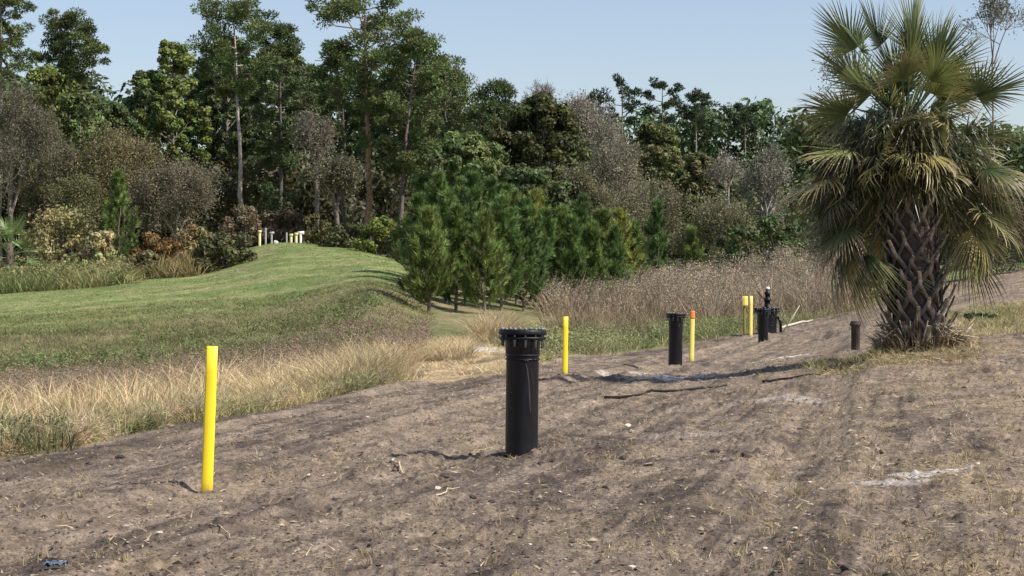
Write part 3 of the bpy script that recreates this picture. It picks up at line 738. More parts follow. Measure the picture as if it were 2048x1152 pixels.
# pale reeds below the trees at the far left
tuft_field(mb, rg, 1700, (-150, 260), (104, 118), 14, (.25, 1.5), .3, .024, (.42, .37, .18), (.2, .24, .09), .8, lambda px, d, x: np.clip(fbm(x * .5, d * .4, 3, 44) - .3, 0, 1) * 3)
n = 200; px = rg.uniform(-100, 260, n); d = rg.uniform(105, 118, n); x = (px - 1024) * d / F
clump_leaves(mb, rg, np.stack([x, d, gz(x, d) + rg.uniform(.2, 1.2, n)], 1), rg.uniform(.25, .6, n), 60, (.26, .26, .11), 'leaf', .09, 1.)
tuft_field(mb, rg, 500, (230, 400), (110, 122), 10, (.5, 1.4), .25, .03, (.34, .29, .13), (.26, .2, .09), .4)
n = 1000; px = rg.uniform(-120, 800, n); d = dirt_edge(px) * rg.uniform(.99, 1.3, n); x = (px - 1024) * d / F
clump_leaves(mb, rg, np.stack([x, d, gz(x, d) + rg.uniform(.0, .25, n)], 1), rg.uniform(.06, .2, n), 80, (.46, .38, .22), 'needle', .10, .7, .05)
tag(mb.build('dry_grass', M_GRASS), 'straw coloured dry grass along the edge of the bare dirt', 'grass', kind='stuff')

mb = MB()   # brown dead stems in the ditch and the tall brown weeds on the right
tuft_field(mb, rg, 3600, (-150, 860), (30, 64), 9, (.2, .6), .15, .007, (.28, .215, .145), (.35, .27, .19), .7, band(11, 27, 4, seed=11))
def dz(px, d, x): return sst(1075, 1130, px + 40 * (fbm(x * .3, d * .3, 3, 4) - .5)) * (.35 + sst(.3, .6, fbm(x * .35, d * .2, 3, 14)))
tuft_field(mb, rg, 3600, (1060, 1720), (78, 112), 11, (.6, 2.3), .26, .013, (.32, .25, .175), (.40, .32, .23), .35, dz)
tuft_field(mb, rg, 900, (1000, 1300), (62, 80), 9, (.4, .9), .2, .014, (.25, .19, .12), (.3, .24, .15), .4, dz)
n = 1500; px = rg.uniform(1060, 1720, n); d = rg.uniform(76, 112, n); x = (px - 1024) * d / F; k = rg.random(n) < dz(px, d, x); x = x[k]; d = d[k]; n = len(x)
hw = (1.5 + 1.3 * fbm(x * .6, d * .4, 3, 66)) * np.interp((x * F / d) + 1024, [1080, 1250, 1560], [.7, 1., 1.45])
clump_leaves(mb, rg, np.stack([x, d, gz(x, d) + hw * rg.uniform(.3, .85, n)], 1), rg.uniform(.25, .6, n), 60, (.33, .275, .20), 'leaf', .045, 1.2)
n = 1500; px = rg.uniform(-100, 860, n); d = dirt_edge(px) + rg.uniform(13, 26, n); x = (px - 1024) * d / F
clump_leaves(mb, rg, np.stack([x, d, gz(x, d) + rg.uniform(.2, .5, n)], 1), rg.uniform(.12, .3, n), 30, (.29, .215, .155), 'leaf', .024, 1.)
tag(mb.build('dead_weeds', M_GRASS), 'tall brown dead weeds filling the ditch and the slope below the pines', 'weeds', kind='stuff')

mb = MB()   # green weeds
def lw(px, d, x): return np.clip(fbm(x * .45, d * .3, 3, 24) - .42, 0, 1) * 6
n = 900; px = rg.uniform(-150, 760, n); d = rg.uniform(50, 68, n); x = (px - 1024) * d / F; k = rg.random(n) < lw(px, d, x) * .4; x = x[k]; d = d[k]; n = len(x)
clump_leaves(mb, rg, np.stack([x, d, gz(x, d) + rg.uniform(.05, .3, n)], 1), rg.uniform(.2, .45, n), 44, (.17, .205, .08), 'leaf', .045, .8)
n = 500; px = rg.uniform(1060, 1600, n); d = dirt_edge(px) + rg.uniform(1, 14, n); x = (px - 1024) * d / F
clump_leaves(mb, rg, np.stack([x, d, gz(x, d) + rg.uniform(.05, .4, n)], 1), rg.uniform(.2, .5, n), 60, (.24, .25, .115), 'leaf', .035, .8)
n = 70; px = rg.uniform(-120, 130, n); d = rg.uniform(22, 26, n); x = (px - 1024) * d / F
clump_leaves(mb, rg, np.stack([x, d, gz(x, d) + rg.uniform(.05, .35, n)], 1), rg.uniform(.08, .2, n), 60, (.09, .12, .05), 'leaf', .02, .8)
tuft_field(mb, rg, 1100, (-150, 700), (52, 68), 12, (.12, .4), .25, .012, (.15, .18, .07), (.22, .22, .10), .8, lw)
tuft_field(mb, rg, 2200, (-150, 860), (44, 74), 10, (.1, .3), .22, .012, (.17, .165, .075), (.27, .22, .13), .9, band(18, 45, 4, seed=29))
tuft_field(mb, rg, 4200, (1000, 1720), (52, 80), 11, (.15, .6), .2, .011, (.23, .25, .11), (.40, .36, .20), .8, band(0, 20, 1.2, seed=31))
tuft_field(mb, rg, 700, (1260, 1480), (58, 76), 12, (.25, .5), .25, .016, (.09, .15, .04), (.13, .19, .055), .7, band(1, 12, 1.2, seed=37))
tuft_field(mb, rg, 300, (640, 780), (33, 38), 16, (.2, .5), .12, .007, (.15, .18, .08), (.22, .22, .1), .6, band(0, 6, .5, seed=33))
tuft_field(mb, rg, 130, (-100, 130), (21.5, 27), 26, (.25, .6), .13, .008, (.075, .10, .045), (.22, .2, .1), .9, lambda px, d, x: np.clip(fbm(x * 1.5, d * 1.2, 3, 47) - .38, 0, 1) * 5)
tuft_field(mb, rg, 40, (225, 290), (25, 27), 22, (.12, .3), .1, .007, (.07, .10, .04), (.1, .13, .05), .6)
tuft_field(mb, rg, 260, (1940, 2150), (40, 52), 12, (.08, .28), .12, .008, (.17, .19, .08), (.36, .30, .16), .9, lambda px, d, x: np.clip(fbm(x * 1.2, d * .6, 3, 57) - .42, 0, 1) * 6)
tag(mb.build('green_weeds', M_GRASS), 'patchy green weeds growing in the ditch and along the dirt edge', 'weeds', kind='stuff')

mb = MB()   # mown turf of the levee
def tz(px, d, x):
    cr = np.interp(px, [-2500, 0, 400, 700, 800, 860, 1000], [64, 66, 70, 74, 76, 86, 100]); return sst(-8, 4, d - cr) * 1.0
tuft_field(mb, rg, 15000, (-200, 1000), (58, 128), 6, (.04, .12), .14, .011, (.14, .20, .06), (.28, .29, .12), 1.0, tz)
tuft_field(mb, rg, 5000, (-200, 860), (52, 80), 6, (.08, .2), .16, .013, (.16, .19, .07), (.25, .245, .11), 1.0)
tuft_field(mb, rg, 1500, (1280, 1480), (118, 150), 5, (.1, .2), .2, .03, (.13, .19, .05), (.2, .25, .08), 1.0)
tag(mb.build('mown_grass', M_GRASS), 'short mown green turf covering the levee', 'grass', kind='stuff')

# ---------------------------------------------------------------- trees
GREYBARK = (.20, .175, .15)
def tree_root(name, px, d, label, cat, group=None):
    x = (px - 1024) * d / F; z = zground(x, d)
    return empty(name, (x, d, z), label, cat, group), z
def limb(mb, a, b, r0, r1, col, rg, sag=.1, sides=5, n=4):
    a = np.array(a); b = np.array(b); L_ = np.linalg.norm(b - a); pts = []
    for i in range(n + 1):
        t = i / n; q = a + (b - a) * t + rg.normal(0, .035, 3) * L_ * math.sin(math.pi * t); q[2] += -sag * L_ * math.sin(math.pi * t) * .5
        pts.append(tuple(q))
    tube(mb, pts, [r0 + (r1 - r0) * i / n for i in range(n + 1)], col, sides, False)

def tall_tree(name, px, d, top, wpx, cb, col, label, cat='tree', kind='pine', K=70, nl=100, leaf=.22, seed=0, trunk_col=GREYBARK, trunk_r=None, cx=0, group=None, prof=None, lean=0., sparse=0, clr=None):
    rg = np.random.default_rng(seed + 1000)
    root, z0 = tree_root(name, px, d, label, cat, group)
    sc_ = F / d; H = (HZ - top) / sc_ + EYE - z0; W = wpx / sc_ / 2; B = max((HZ - cb) / sc_ + EYE - z0, .05 * H); CX = cx / sc_
    tr = MB(); tr_r = trunk_r or max(.10, H * .011)
    n = 9; ax = []
    for i in range(n + 1):
        t = i / n; ax.append((CX * t ** 1.5 + lean * t + rg.normal(0, .005) * H * (t > 0) * (1 - t), rg.normal(0, .004) * H * (t > 0), H * .96 * t if i else -.6))
    tube(tr, ax, [tr_r * (1.35 if i == 0 else 1) * (1 - .8 * i / n) for i in range(n + 1)], trunk_col, 8, False)
    axa = np.array(ax)
    def axis_at(z):
        t = np.clip(z / (H * .96), 0, 1) * n; i = min(int(t), n - 1); return axa[i] + (axa[i + 1] - axa[i]) * (t - i)
    cl = []; rad = []
    if kind == 'pine':
        K = int(K * 1.7) if d < 200 else K; nb = max(8, K // 5)
        for b in range(nb):
            t = (b + rg.random()) / nb
            z = B + (H - B) * t * .95
            pr = (np.interp(t, [0, .2, .5, .8, 1], [.5, .8, 1., .75, .3]) if prof is None else np.interp(t, np.linspace(0, 1, len(prof)), prof))
            a = b * 2.4 + rg.uniform(-.5, .5); ln = W * pr * rg.uniform(.65, 1.08)
            s = axis_at(max(z - ln * .25, 0)); e = axis_at(z) + np.array([math.cos(a) * ln, math.sin(a) * ln, ln * rg.uniform(.0, .3)])
            limb(tr, s, e, tr_r * .34 * (1 - .5 * t), .03, trunk_col, rg, .12, 5)
            m = max(2, K // nb)
            for j in range(m):
                f = 1 - (j / m) * .62; q = np.array(s) + (e - s) * f + rg.normal(0, .16, 3) * W * .5
                cl.append(q); rad.append(W * rg.uniform(.11, .22) * (clr or 1))
        cl.append(axis_at(H) + np.array([0, 0, -.2])); rad.append(W * .2)
        mode = 'needle'; flat = .6
    else:
        K = int(K * 1.5)
        for b in range(K):
            t = rg.random() ** .85
            pr = (np.interp(t, [0, .15, .45, .75, 1], [.62, .85, 1., .8, .25]) if prof is None else np.interp(t, np.linspace(0, 1, len(prof)), prof))
            a = rg.uniform(0, 6.28); ln = W * pr * math.sqrt(rg.uniform(.15, 1)); z = B + (H - B) * t * .94
            e = axis_at(z) + np.array([math.cos(a) * ln, math.sin(a) * ln, 0])
            cl.append(e); rad.append(W * rg.uniform(.12, .23) * (clr or 1))
            if b % 3 == 0:
                s = axis_at(max(z - ln * .9, B * .5)); limb(tr, s, e, tr_r * .3, .025, trunk_col, rg, -.1, 4)
        mode = 'needle' if kind == 'bushpine' else 'leaf'; flat = .75
    cl = np.array(cl); rad = np.array(rad)
    if kind == 'pine' and d < 200: nl = int(nl * 1.35)
    elif d < 200: nl = int(nl * 1.5); leaf *= .85
    if sparse: k = rg.random(len(cl)) > sparse; cl = cl[k]; rad = rad[k]
    tr.build('trunk', M_BARK, root, True)
    cr = MB(); clump_leaves(cr, rg, cl, rad, nl, col, mode, leaf, flat)
    cr.build('crown', M_NEEDLE if mode == 'needle' else M_LEAF, root)
    return root

DKG = (.092, .124, .048); MDG = (.12, .158, .055); YLG = (.16, .20, .055); OLV = (.14, .145, .06); BRG = (.15, .125, .065); GRB = (.17, .145, .11)
# --- the wood beyond, one mass nobody could count (undergrowth and far trees behind the ones modelled singly)
def woodland():
    rg = np.random.default_rng(77); mb = MB(); tr = MB()
    def mass(n, pr, dr, topf, col, r, nl, size, low=0):
        px = rg.uniform(pr[0], pr[1], n); d = rg.uniform(dr[0], dr[1], n); x = (px - 1024) * d / F; z0 = base_z(x, d)
        zt = EYE + (HZ - topf(px)) * d / F
        z = z0 + low + (zt - z0 - low) * rg.random(n) ** .9
        cl = np.stack([x, d, z], 1); rad = rg.uniform(r[0], r[1], n)
        clump_leaves(mb, rg, cl, rad, nl, col, 'leaf', size, .75)
    sil = lambda xs, ys: (lambda p: np.interp(p, xs, ys) + 34 * (fbm(p * .02, p * 0, 2, 3) - .5))
    mass(900, (-500, 1180), (188, 205), sil([-500, 0, 60, 150, 230, 300, 420, 600, 700, 820, 950, 1180], [80, 60, 170, 150, 190, 150, 130, 110, 130, 150, 200, 240]), (.07, .097, .042), (1.5, 2.8), 90, .42)
    mass(700, (-500, 2300), (292, 305), lambda p: 300 + 40 * (fbm(p * .02, p * 0, 2, 13) - .5), (.065, .09, .042), (2.4, 4.2), 90, .7)
    mass(420, (-300, 900), (160, 176), lambda p: 330 + 60 * (fbm(p * .012, p * 0, 3, 8) - .5), (.085, .08, .042), (1.2, 2.2), 80, .33)
    mass(900, (1080, 2500), (255, 285), sil([1080, 1180, 1300, 1450, 1600, 2048, 2500], [235, 225, 232, 228, 225, 260, 260]), (.092, .132, .056), (1.8, 3.2), 90, .5)
    mass(380, (1120, 1700), (170, 190), sil([1120, 1300, 1500, 1700], [360, 370, 380, 360]), (.13, .145, .065), (1.4, 2.4), 80, .36)
    mass(500, (1600, 2600), (120, 150), sil([1600, 1800, 2048, 2600], [430, 420, 380, 350]), (.07, .09, .04), (.9, 1.8), 60, .26)
    tag(mb.build('woodland', M_LEAF), 'unbroken mass of green woodland behind the nearer trees', 'woodland', kind='stuff')
woodland()

T_ = tall_tree
T_('pine_tree', 0, 150, -80, 150, 270, MDG, 'tall pine cut off by the left edge of the photo', seed=1, K=90)
T_('pine_tree', 140, 155, 25, 175, 150, DKG, 'pine with a ragged flat top, second from the left edge', seed=2, K=60, trunk_col=(.11, .095, .08), prof=[.4, .8, 1., .8, .4], nl=120)
T_('leafy_tree', 105, 162, 120, 200, 400, YLG, 'yellow-green leafy tree below the ragged pine on the left', kind='broad', seed=3, K=80, nl=120)
T_('leafy_tree', 160, 150, 175, 190, 400, MDG, 'mid green leafy tree in front of the ragged pine trunk', kind='broad', seed=29, K=70)
T_('leafy_tree', 205, 172, 190, 170, 400, DKG, 'dark leafy tree in the dip of the skyline right of the ragged pine', kind='broad', seed=4, K=60, nl=120)
T_('leafy_tree', 345, 168, 66, 150, 400, YLG, 'bright green round topped tree left of the slender pine', kind='broad', seed=5, K=80, nl=120)
T_('leafy_tree', 290, 176, 128, 130, 400, MDG, 'mid green tree tucked behind the left side of the bright round topped one', kind='broad', seed=6, K=60, nl=120)
T_('leafy_tree', 420, 178, 130, 170, 420, DKG, 'dark leafy tree directly behind the slender pine trunk', kind='broad', seed=7, K=70, nl=120)
T_('pine_tree', 486, 146, -12, 215, 185, MDG, 'slender pine with a long bare pale trunk and spreading top', seed=8, K=62, trunk_r=.21, trunk_col=(.36, .31, .27), cx=-22, prof=[.35, .75, 1., .9, .5], nl=120)
T_('pine_tree', 560, 160, 40, 160, 330, DKG, 'dense dark pine rising right of the slender one', seed=9, K=100, trunk_col=(.11, .095, .085))
T_('leafy_tree', 610, 172, 120, 130, 420, DKG, 'low dark tree in the notch between the two tallest pines', kind='broad', seed=10, K=60, nl=120)
T_('pine_tree', 738, 143, -25, 225, 230, MDG, 'tall pine with an open crown and a sunlit orange-brown trunk', seed=11, K=84, trunk_col=(.33, .22, .15), trunk_r=.27, cx=-10, prof=[.35, .7, .9, 1., .7], nl=120)
T_('pine_tree', 690, 150, 95, 130, 300, DKG, 'dark trunked pine close behind the open crowned tall pine', seed=12, K=50, trunk_col=(.1, .085, .075), cx=-8)
T_('pine_tree', 797, 140, 55, 190, 350, MDG, 'pine with a forked lower limb and a crown sloping off to the right', seed=13, K=110, cx=40, trunk_r=.22, trunk_col=(.17, .13, .12))
T_('pine_tree', 890, 148, 100, 190, 420, MDG, 'dense pine on the falling skyline right of the forked one', seed=14, K=100, kind='bushpine', prof=[1, 1, .9, .75, .35])
T_('pine_tree', 990, 145, 148, 175, 430, DKG, 'dark pine with a small pointed crest at the low end of the tall group', seed=15, K=100, kind='bushpine', prof=[1, 1, .9, .6, .3])
T_('leafy_tree', 1075, 138, 185, 215, 450, (.075, .085, .03), 'broad rounded olive tree at the right end of the tall group', kind='broad', seed=16, K=110, nl=120, prof=[.9, 1, 1, .8, .35])
T_('pine_tree', 835, 150, 62, 150, 330, DKG, 'pine whose dense top fills the notch right of the open crowned pine', seed=26, K=90, kind='bushpine', prof=[.9, 1, .9, .7, .35])
T_('leafy_tree', 560, 180, 75, 150, 330, MDG, 'leafy tree filling in behind the dense dark pine', seed=27, K=80, kind='broad')
T_('leafy_tree', 455, 176, 60, 150, 330, DKG, 'leafy tree showing through the left side of the slender pine crown', seed=28, K=80, kind='broad')
T_('leafy_tree', 930, 134, 260, 220, 470, MDG, 'leafy tree filling the space under the falling skyline pines', kind='broad', seed=17, K=90, nl=120)
T_('leafy_tree', 1060, 128, 330, 190, 480, DKG, 'low dark tree behind the middle of the young pines', kind='broad', seed=18, K=80, nl=110, leaf=.2)
T_('leafy_tree', 1310, 160, 240, 150, 440, (.135, .15, .055), 'pale olive round tree standing out below the far green wood', kind='broad', seed=19, K=80, nl=120)
T_('leafy_tree', 1395, 150, 300, 120, 470, OLV, 'small olive-brown tree just right of the pale olive one', kind='broad', seed=20, K=60, nl=110)
T_('pine_tree', 1245, 248, 152, 100, 245, (.055, .08, .045), 'far pine with a thin see-through crown, left of the pair on the skyline', seed=21, K=44, nl=60, leaf=.36, trunk_r=.25)
T_('pine_tree', 1325, 248, 154, 90, 240, (.055, .08, .045), 'far pine with a thin see-through crown, right of the pair on the skyline', seed=22, K=40, nl=60, leaf=.36, trunk_r=.25)
T_('pine_tree', 1392, 252, 178, 95, 245, (.055, .08, .045), 'far flat topped pine on the skyline, right of the see-through pair', seed=23, K=50, nl=60, leaf=.36)
T_('pine_tree', 1187, 252, 182, 60, 225, (.055, .08, .045), 'small far pine peeping over the grey bare trees', seed=24, K=22, nl=60, leaf=.4)
T_('pine_tree', 1490, 258, 205, 90, 260, (.055, .08, .045), 'far low pine on the skyline just left of the palm', seed=25, K=34, nl=60, leaf=.4)

def bare_tree(px, d, top, wpx, label, seed, col=(.27, .24, .21), depth=6, r0=.16, stemfrac=.3, name='bare_tree', leafcol=None, nleaf=0, spread=.55, cat='tree', nch=3):
    rg = np.random.default_rng(seed + 500); root, z0 = tree_root(name, px, d, label, cat)
    nleaf = int(nleaf * 1.7); col = tuple(v * .85 for v in col)
    sc_ = F / d; H = (HZ - top) / sc_ + EYE - z0; W = wpx / sc_ / 2
    mb = MB(); ends = []
    L0 = H * stemfrac
    segs = []
    def grow(p, dr, ln, r, lv):
        q = p + dr * ln; segs.append((p, q, r, r * .72)); 
        if lv == 0: ends.append(q); return
        if lv < 3: ends.append(q)
        for k in range(nch if lv > 1 else 3):
            nd = dr + rg.normal(0, spread, 3) + np.array([0, 0, .12]); nd /= np.linalg.norm(nd)
            grow(q, nd, ln * rg.uniform(.62, .86), r * .62, lv - 1)
    for st in range(3 if depth >= 5 else 2):
        d0 = np.array([rg.normal(0, .25), rg.normal(0, .25), 1.]); d0 /= np.linalg.norm(d0)
        grow(np.array([rg.normal(0, .2), rg.normal(0, .2), -.2]), d0, L0, r0, depth)
    A = np.array([s[0] for s in segs]); Bq = np.array([s[1] for s in segs])
    ext = np.percentile(np.abs(Bq[:, :2]), 98); xs = W / ext; zb = max(0., H - 2.6 * W); zs = (H - zb) / max(Bq[:, 2].max(), .1)
    S = np.array([xs, xs, zs]); A = A * S; Bq = Bq * S; A[:, 2] += zb; Bq[:, 2] += zb
    if zb > 0: tube(mb, [(0, 0, -.3), (.1, 0, zb * .5), (0, 0, zb + .3)], [r0 * 1.3, r0 * 1.1, r0], col, 6, False)
    ra = np.maximum(np.array([s[2] for s in segs]), .012); rb = np.maximum(np.array([s[3] for s in segs]), .010)
    dr = norm(Bq - A); ref = np.where(np.abs(dr[:, :1]) < .8, np.array([[1., 0, 0]]), np.array([[0, 1., 0]])); u = norm(np.cross(dr, ref)); v = np.cross(dr, u)
    V = []
    for P0, R0 in ((A, ra), (Bq, rb)):
        for k in range(3):
            a = 2.094 * k; V.append(P0 + (u * math.cos(a) + v * math.sin(a)) * R0[:, None])
    V = np.stack(V, 1).reshape(-1, 3); i = np.arange(len(A))[:, None] * 6
    T = np.concatenate([i + np.array([t]) for t in ((0, 3, 1), (1, 3, 4), (1, 4, 2), (2, 4, 5), (2, 5, 0), (0, 5, 3))])
    c = jit(col, len(A), rg, .25, .04)
    mb.add(V, T, np.repeat(c, 6, 0))
    mb.build('trunk', M_BARK, root)
    if leafcol is not None:
        E = np.array(ends) * S
        cr = MB(); idx = rg.integers(0, len(E), nleaf); p = np.array([0, 0, zb]) + E[idx] + rg.normal(0, .28, (nleaf, 3))
        leaf_quads(cr, p, unit(nleaf, rg), rg.uniform(.05, .10, nleaf) * (d / 130), jit(np.array(leafcol) * .78, nleaf, rg, .35, .1), rg)
        cr.build('crown', M_LEAF, root)
    return root
BT = bare_tree
BT(1092, 150, 150, 110, 'leafless grey tree whose twigs stick up above the olive tree', 1, depth=5)
BT(1165, 148, 185, 170, 'large leafless grey tree right of the olive tree', 2, (.34, .31, .28), leafcol=(.27, .25, .19), nleaf=5000)
BT(1215, 142, 265, 170, 'leafless grey-brown tree in front of the far green wood', 3, (.31, .28, .24), leafcol=(.25, .23, .15), nleaf=6000)
BT(1265, 134, 340, 190, 'brownish half bare tree behind the right end of the young pines', 4, (.28, .25, .2), leafcol=(.23, .215, .12), nleaf=9000)
BT(1175, 131, 330, 150, 'olive brown half bare tree left of the brownish one', 5, (.26, .23, .19), leafcol=(.2, .19, .1), nleaf=9000)
BT(1455, 138, 298, 84, 'dead tree with white forked limbs among the brown scrub', 6, (.42, .39, .33), depth=5, r0=.09, leafcol=(.24, .22, .16), nleaf=900, stemfrac=.34, spread=.5)
BT(1530, 142, 275, 150, 'pale grey leafless tree beside the palm', 7, (.30, .285, .25), leafcol=(.24, .235, .17), nleaf=4500)
BT(1420, 130, 385, 160, 'brown half bare bush tree left of the palm', 8, (.26, .23, .18), leafcol=(.22, .21, .11), nleaf=9000)
BT(835, 150, 48, 70, 'few bare twigs rising beside the tall open pine', 9, (.3, .27, .24), depth=4)
BT(20, 136, 165, 200, 'grey-brown leafless scrub tree at the left edge', 10, (.25, .22, .19), leafcol=(.16, .15, .085), nleaf=7000)
BT(120, 132, 285, 170, 'reddish brown scrub tree right of the one on the left edge', 11, (.2, .165, .14), leafcol=(.15, .14, .07), nleaf=9000)
BT(245, 131, 250, 190, 'tall tan-brown thicket bush in the middle of the left scrub', 12, (.25, .21, .16), leafcol=(.24, .21, .10), nleaf=15000)
BT(355, 128, 315, 190, 'wide grey-brown twiggy thicket left of the slender pine', 13, (.26, .22, .185), leafcol=(.185, .165, .10), nleaf=12000)
BT(180, 127, 330, 150, 'olive thicket below the tan-brown one', 14, (.2, .17, .12), leafcol=(.19, .19, .08), nleaf=11000)
BT(632, 138, 225, 95, 'grey bare vine-hung tree between the two tallest pines', 15, (.27, .235, .21), leafcol=(.22, .2, .14), nleaf=3000)
BT(672, 136, 310, 80, 'low grey leafless tree in front of the dark trunked pine', 16, (.22, .19, .165), leafcol=(.19, .18, .11), nleaf=5000)
BT(1985, 112, -30, 120, 'sparse small leafed tree behind the top right of the palm', 17, (.22, .19, .15), depth=5, r0=.05, leafcol=(.12, .14, .07), nleaf=700, name='sparse_tree')
BT(1690, 112, 82, 90, 'sparse twiggy tree behind the top left of the palm', 18, (.26, .22, .2), depth=4, r0=.06, leafcol=(.16, .14, .09), nleaf=260, name='sparse_tree')
BT(1990, 92, 410, 180, 'grey-green twiggy bush right of the palm at the top of the dirt slope', 19, (.26, .235, .2), depth=5, r0=.05, leafcol=(.12, .14, .06), nleaf=6000, name='bush', cat='bush')
BT(1900, 88, 440, 110, 'leafy green bush just behind the right side of the palm trunk', 20, (.2, .18, .14), depth=4, r0=.04, leafcol=(.10, .13, .05), nleaf=5000, name='bush', cat='bush')
BT(2080, 90, 380, 160, 'grey twiggy bush cut off by the right edge above the dirt slope', 21, (.28, .25, .21), depth=5, r0=.05, leafcol=(.13, .14, .07), nleaf=5000, name='bush', cat='bush')

# --- shrubs
def shrub(px, d, top, wpx, col, label, seed, K=26, nl=110, leaf=.13, kind='leaf', name='shrub', base=None, ccol=(.12, .1, .08)):
    rg = np.random.default_rng(seed + 3000); root, z0 = tree_root(name, px, d, label, 'shrub')
    sc_ = F / d; H = (HZ - top) / sc_ + EYE - z0; W = wpx / sc_ / 2
    st = MB(); cl = []; rad = []
    for b in range(K):
        a = rg.uniform(0, 6.28); t = rg.random(); r_ = W * math.sqrt(rg.random()) * math.sqrt(max(1 - t * t * .85, .05)); z = H * (.08 + .85 * t)
        e = np.array([math.cos(a) * r_, math.sin(a) * r_ * .7, z]); cl.append(e); rad.append(min(W, H) * rg.uniform(.18, .32))
        limb(st, (rg.normal(0, .15), rg.normal(0, .12), -.1), e, .035, .012, ccol, rg, -.05, 4, 3)
    st.build('stems', M_BARK, root)
    mb = MB(); clump_leaves(mb, rg, np.array(cl), np.array(rad), nl, col, kind, leaf, .8)
    mb.build('foliage', M_LEAF if kind == 'leaf' else M_NEEDLE, root)
    return root
S_ = shrub
S_(455, 112, 470, 145, (.11, .11, .05), 'dark round shrub on the grass edge left of the riser pipes', 1, 34, 150)
S_(310, 116, 468, 120, (.20, .135, .05), 'rusty orange-brown shrub left of the dark round one', 2, 30)
S_(375, 119, 448, 110, (.25, .20, .095), 'straw coloured shrub behind the rusty orange one', 3, 28)
S_(290, 112, 505, 90, (.17, .14, .07), 'low olive brown shrub at the grass edge in front of the rusty one', 4, 24)
S_(120, 117, 420, 210, (.30, .275, .125), 'wide yellowish shrub at the left below the scrub trees', 5, 40)
S_(195, 114, 462, 110, (.36, .325, .16), 'pale tan feathery shrub right of the wide yellowish one', 6, 24)
S_(480, 136, 415, 120, (.19, .15, .10), 'brown brush at the foot of the slender pine', 8, 28)
S_(560, 138, 425, 130, (.16, .125, .08), 'reddish brown brush right behind the riser pipes', 9, 30)
S_(545, 142, 358, 120, (.07, .10, .035), 'green undergrowth shrub between the slender pine and the riser pipes', 10, 30)
S_(635, 134, 430, 90, (.12, .11, .045), 'olive shrub right of the riser pipes', 11, 26)
S_(755, 118, 432, 95, (.17, .20, .045), 'bright yellow-green shrub at the top corner of the mown grass', 12, 30, 120)
S_(690, 122, 448, 100, (.10, .11, .045), 'dull green shrub left of the bright yellow-green one', 13, 30)
S_(800, 116, 455, 70, (.11, .12, .05), 'small green shrub between the yellow-green one and the young pines', 14, 22)
S_(1560, 112, 425, 130, (.10, .14, .045), 'light green shrub at the left side of the palm', 15, 34)
S_(1480, 118, 440, 120, (.09, .12, .045), 'mid green shrub above the brown weeds', 16, 30)
S_(1640, 105, 470, 130, (.08, .10, .04), 'dark green shrub behind the hanging palm fronds', 17, 30)
S_(1960, 46, 628, 90, (.075, .11, .045), 'low green weed bush on the dirt right of the palm', 18, 18, 90, .06)

# --- young pines
def young_pine(px, d, pbase, top, wpx, label, seed, col=(.075, .125, .035)):
    rg = np.random.default_rng(seed + 7000); wpx *= 1.0; root, z0 = tree_root('young_pine', px, d, label, 'tree', 'young pines below the wood')
    sc_ = F / d; H = (HZ - top) / sc_ + EYE - z0; W = wpx / sc_ / 2
    tr = MB(); mb = MB(); bc = (.19, .155, .125)
    ax = [(rg.normal(0, .02) * i, rg.normal(0, .02) * i, -.2 + (H + .1) * i / 6) for i in range(7)]
    tube(tr, ax, [max(.075 * (1 - .85 * i / 6), .012) for i in range(7)], bc, 7, False)
    tips = []
    nw = 13
    for i in range(nw):
        t = .12 + .84 * i / (nw - 1)
        z = H * t; ln0 = W * np.interp(t, [.1, .3, .55, .8, 1], [.95, 1.05, .75, .4, .1])
        for k in range(rg.integers(4, 7)):
            a = rg.uniform(0, 6.28); ln = ln0 * rg.uniform(.6, 1.1); up = ln * rg.uniform(.35, .75)
            s = np.array([0, 0, z - up * .4]); e = np.array([math.cos(a) * ln, math.sin(a) * ln, z + up])
            limb(tr, s, e, .02, .008, bc, rg, .2, 4, 3)
            for f in (1, .72, .45):
                tips.append((s + (e - s) * f + rg.normal(0, .06, 3), norm((e - s) * np.array([.6, .6, 1]) + np.array([0, 0, ln * .5]))))
            for q in range(2):
                b2 = s + (e - s) * rg.uniform(.4, .8); e2 = b2 + np.array([rg.normal(0, .3), rg.normal(0, .3), rg.uniform(.1, .35)]) * ln * .8
                tips.append((e2, norm(e2 - b2 + np.array([0, 0, .2]))))
    tips.append((np.array([0, 0, H]), np.array([0, 0, 1.])))
    n = 58; c = np.repeat(np.array([t_[0] for t_ in tips]), n, 0); dd = np.repeat(np.array([t_[1] for t_ in tips]), n, 0); m = len(c)
    al = rg.uniform(-.22, .12, m)[:, None]
    dr = norm(dd * 1.0 + rg.normal(0, .42, (m, 3)))
    tint = np.repeat(rg.uniform(.35, 1.5, (len(tips), 1)) * (1 + rg.uniform(-.08, .08, (len(tips), 3))), n, 0)
    needle_tris(mb, c + dd * al, dr, rg.uniform(.18, .34, m), .017, jit(col, m, rg, .3, .08) * tint, rg)
    tr.build('trunk', M_BARK, root, True); mb.build('crown', M_NEEDLE, root)
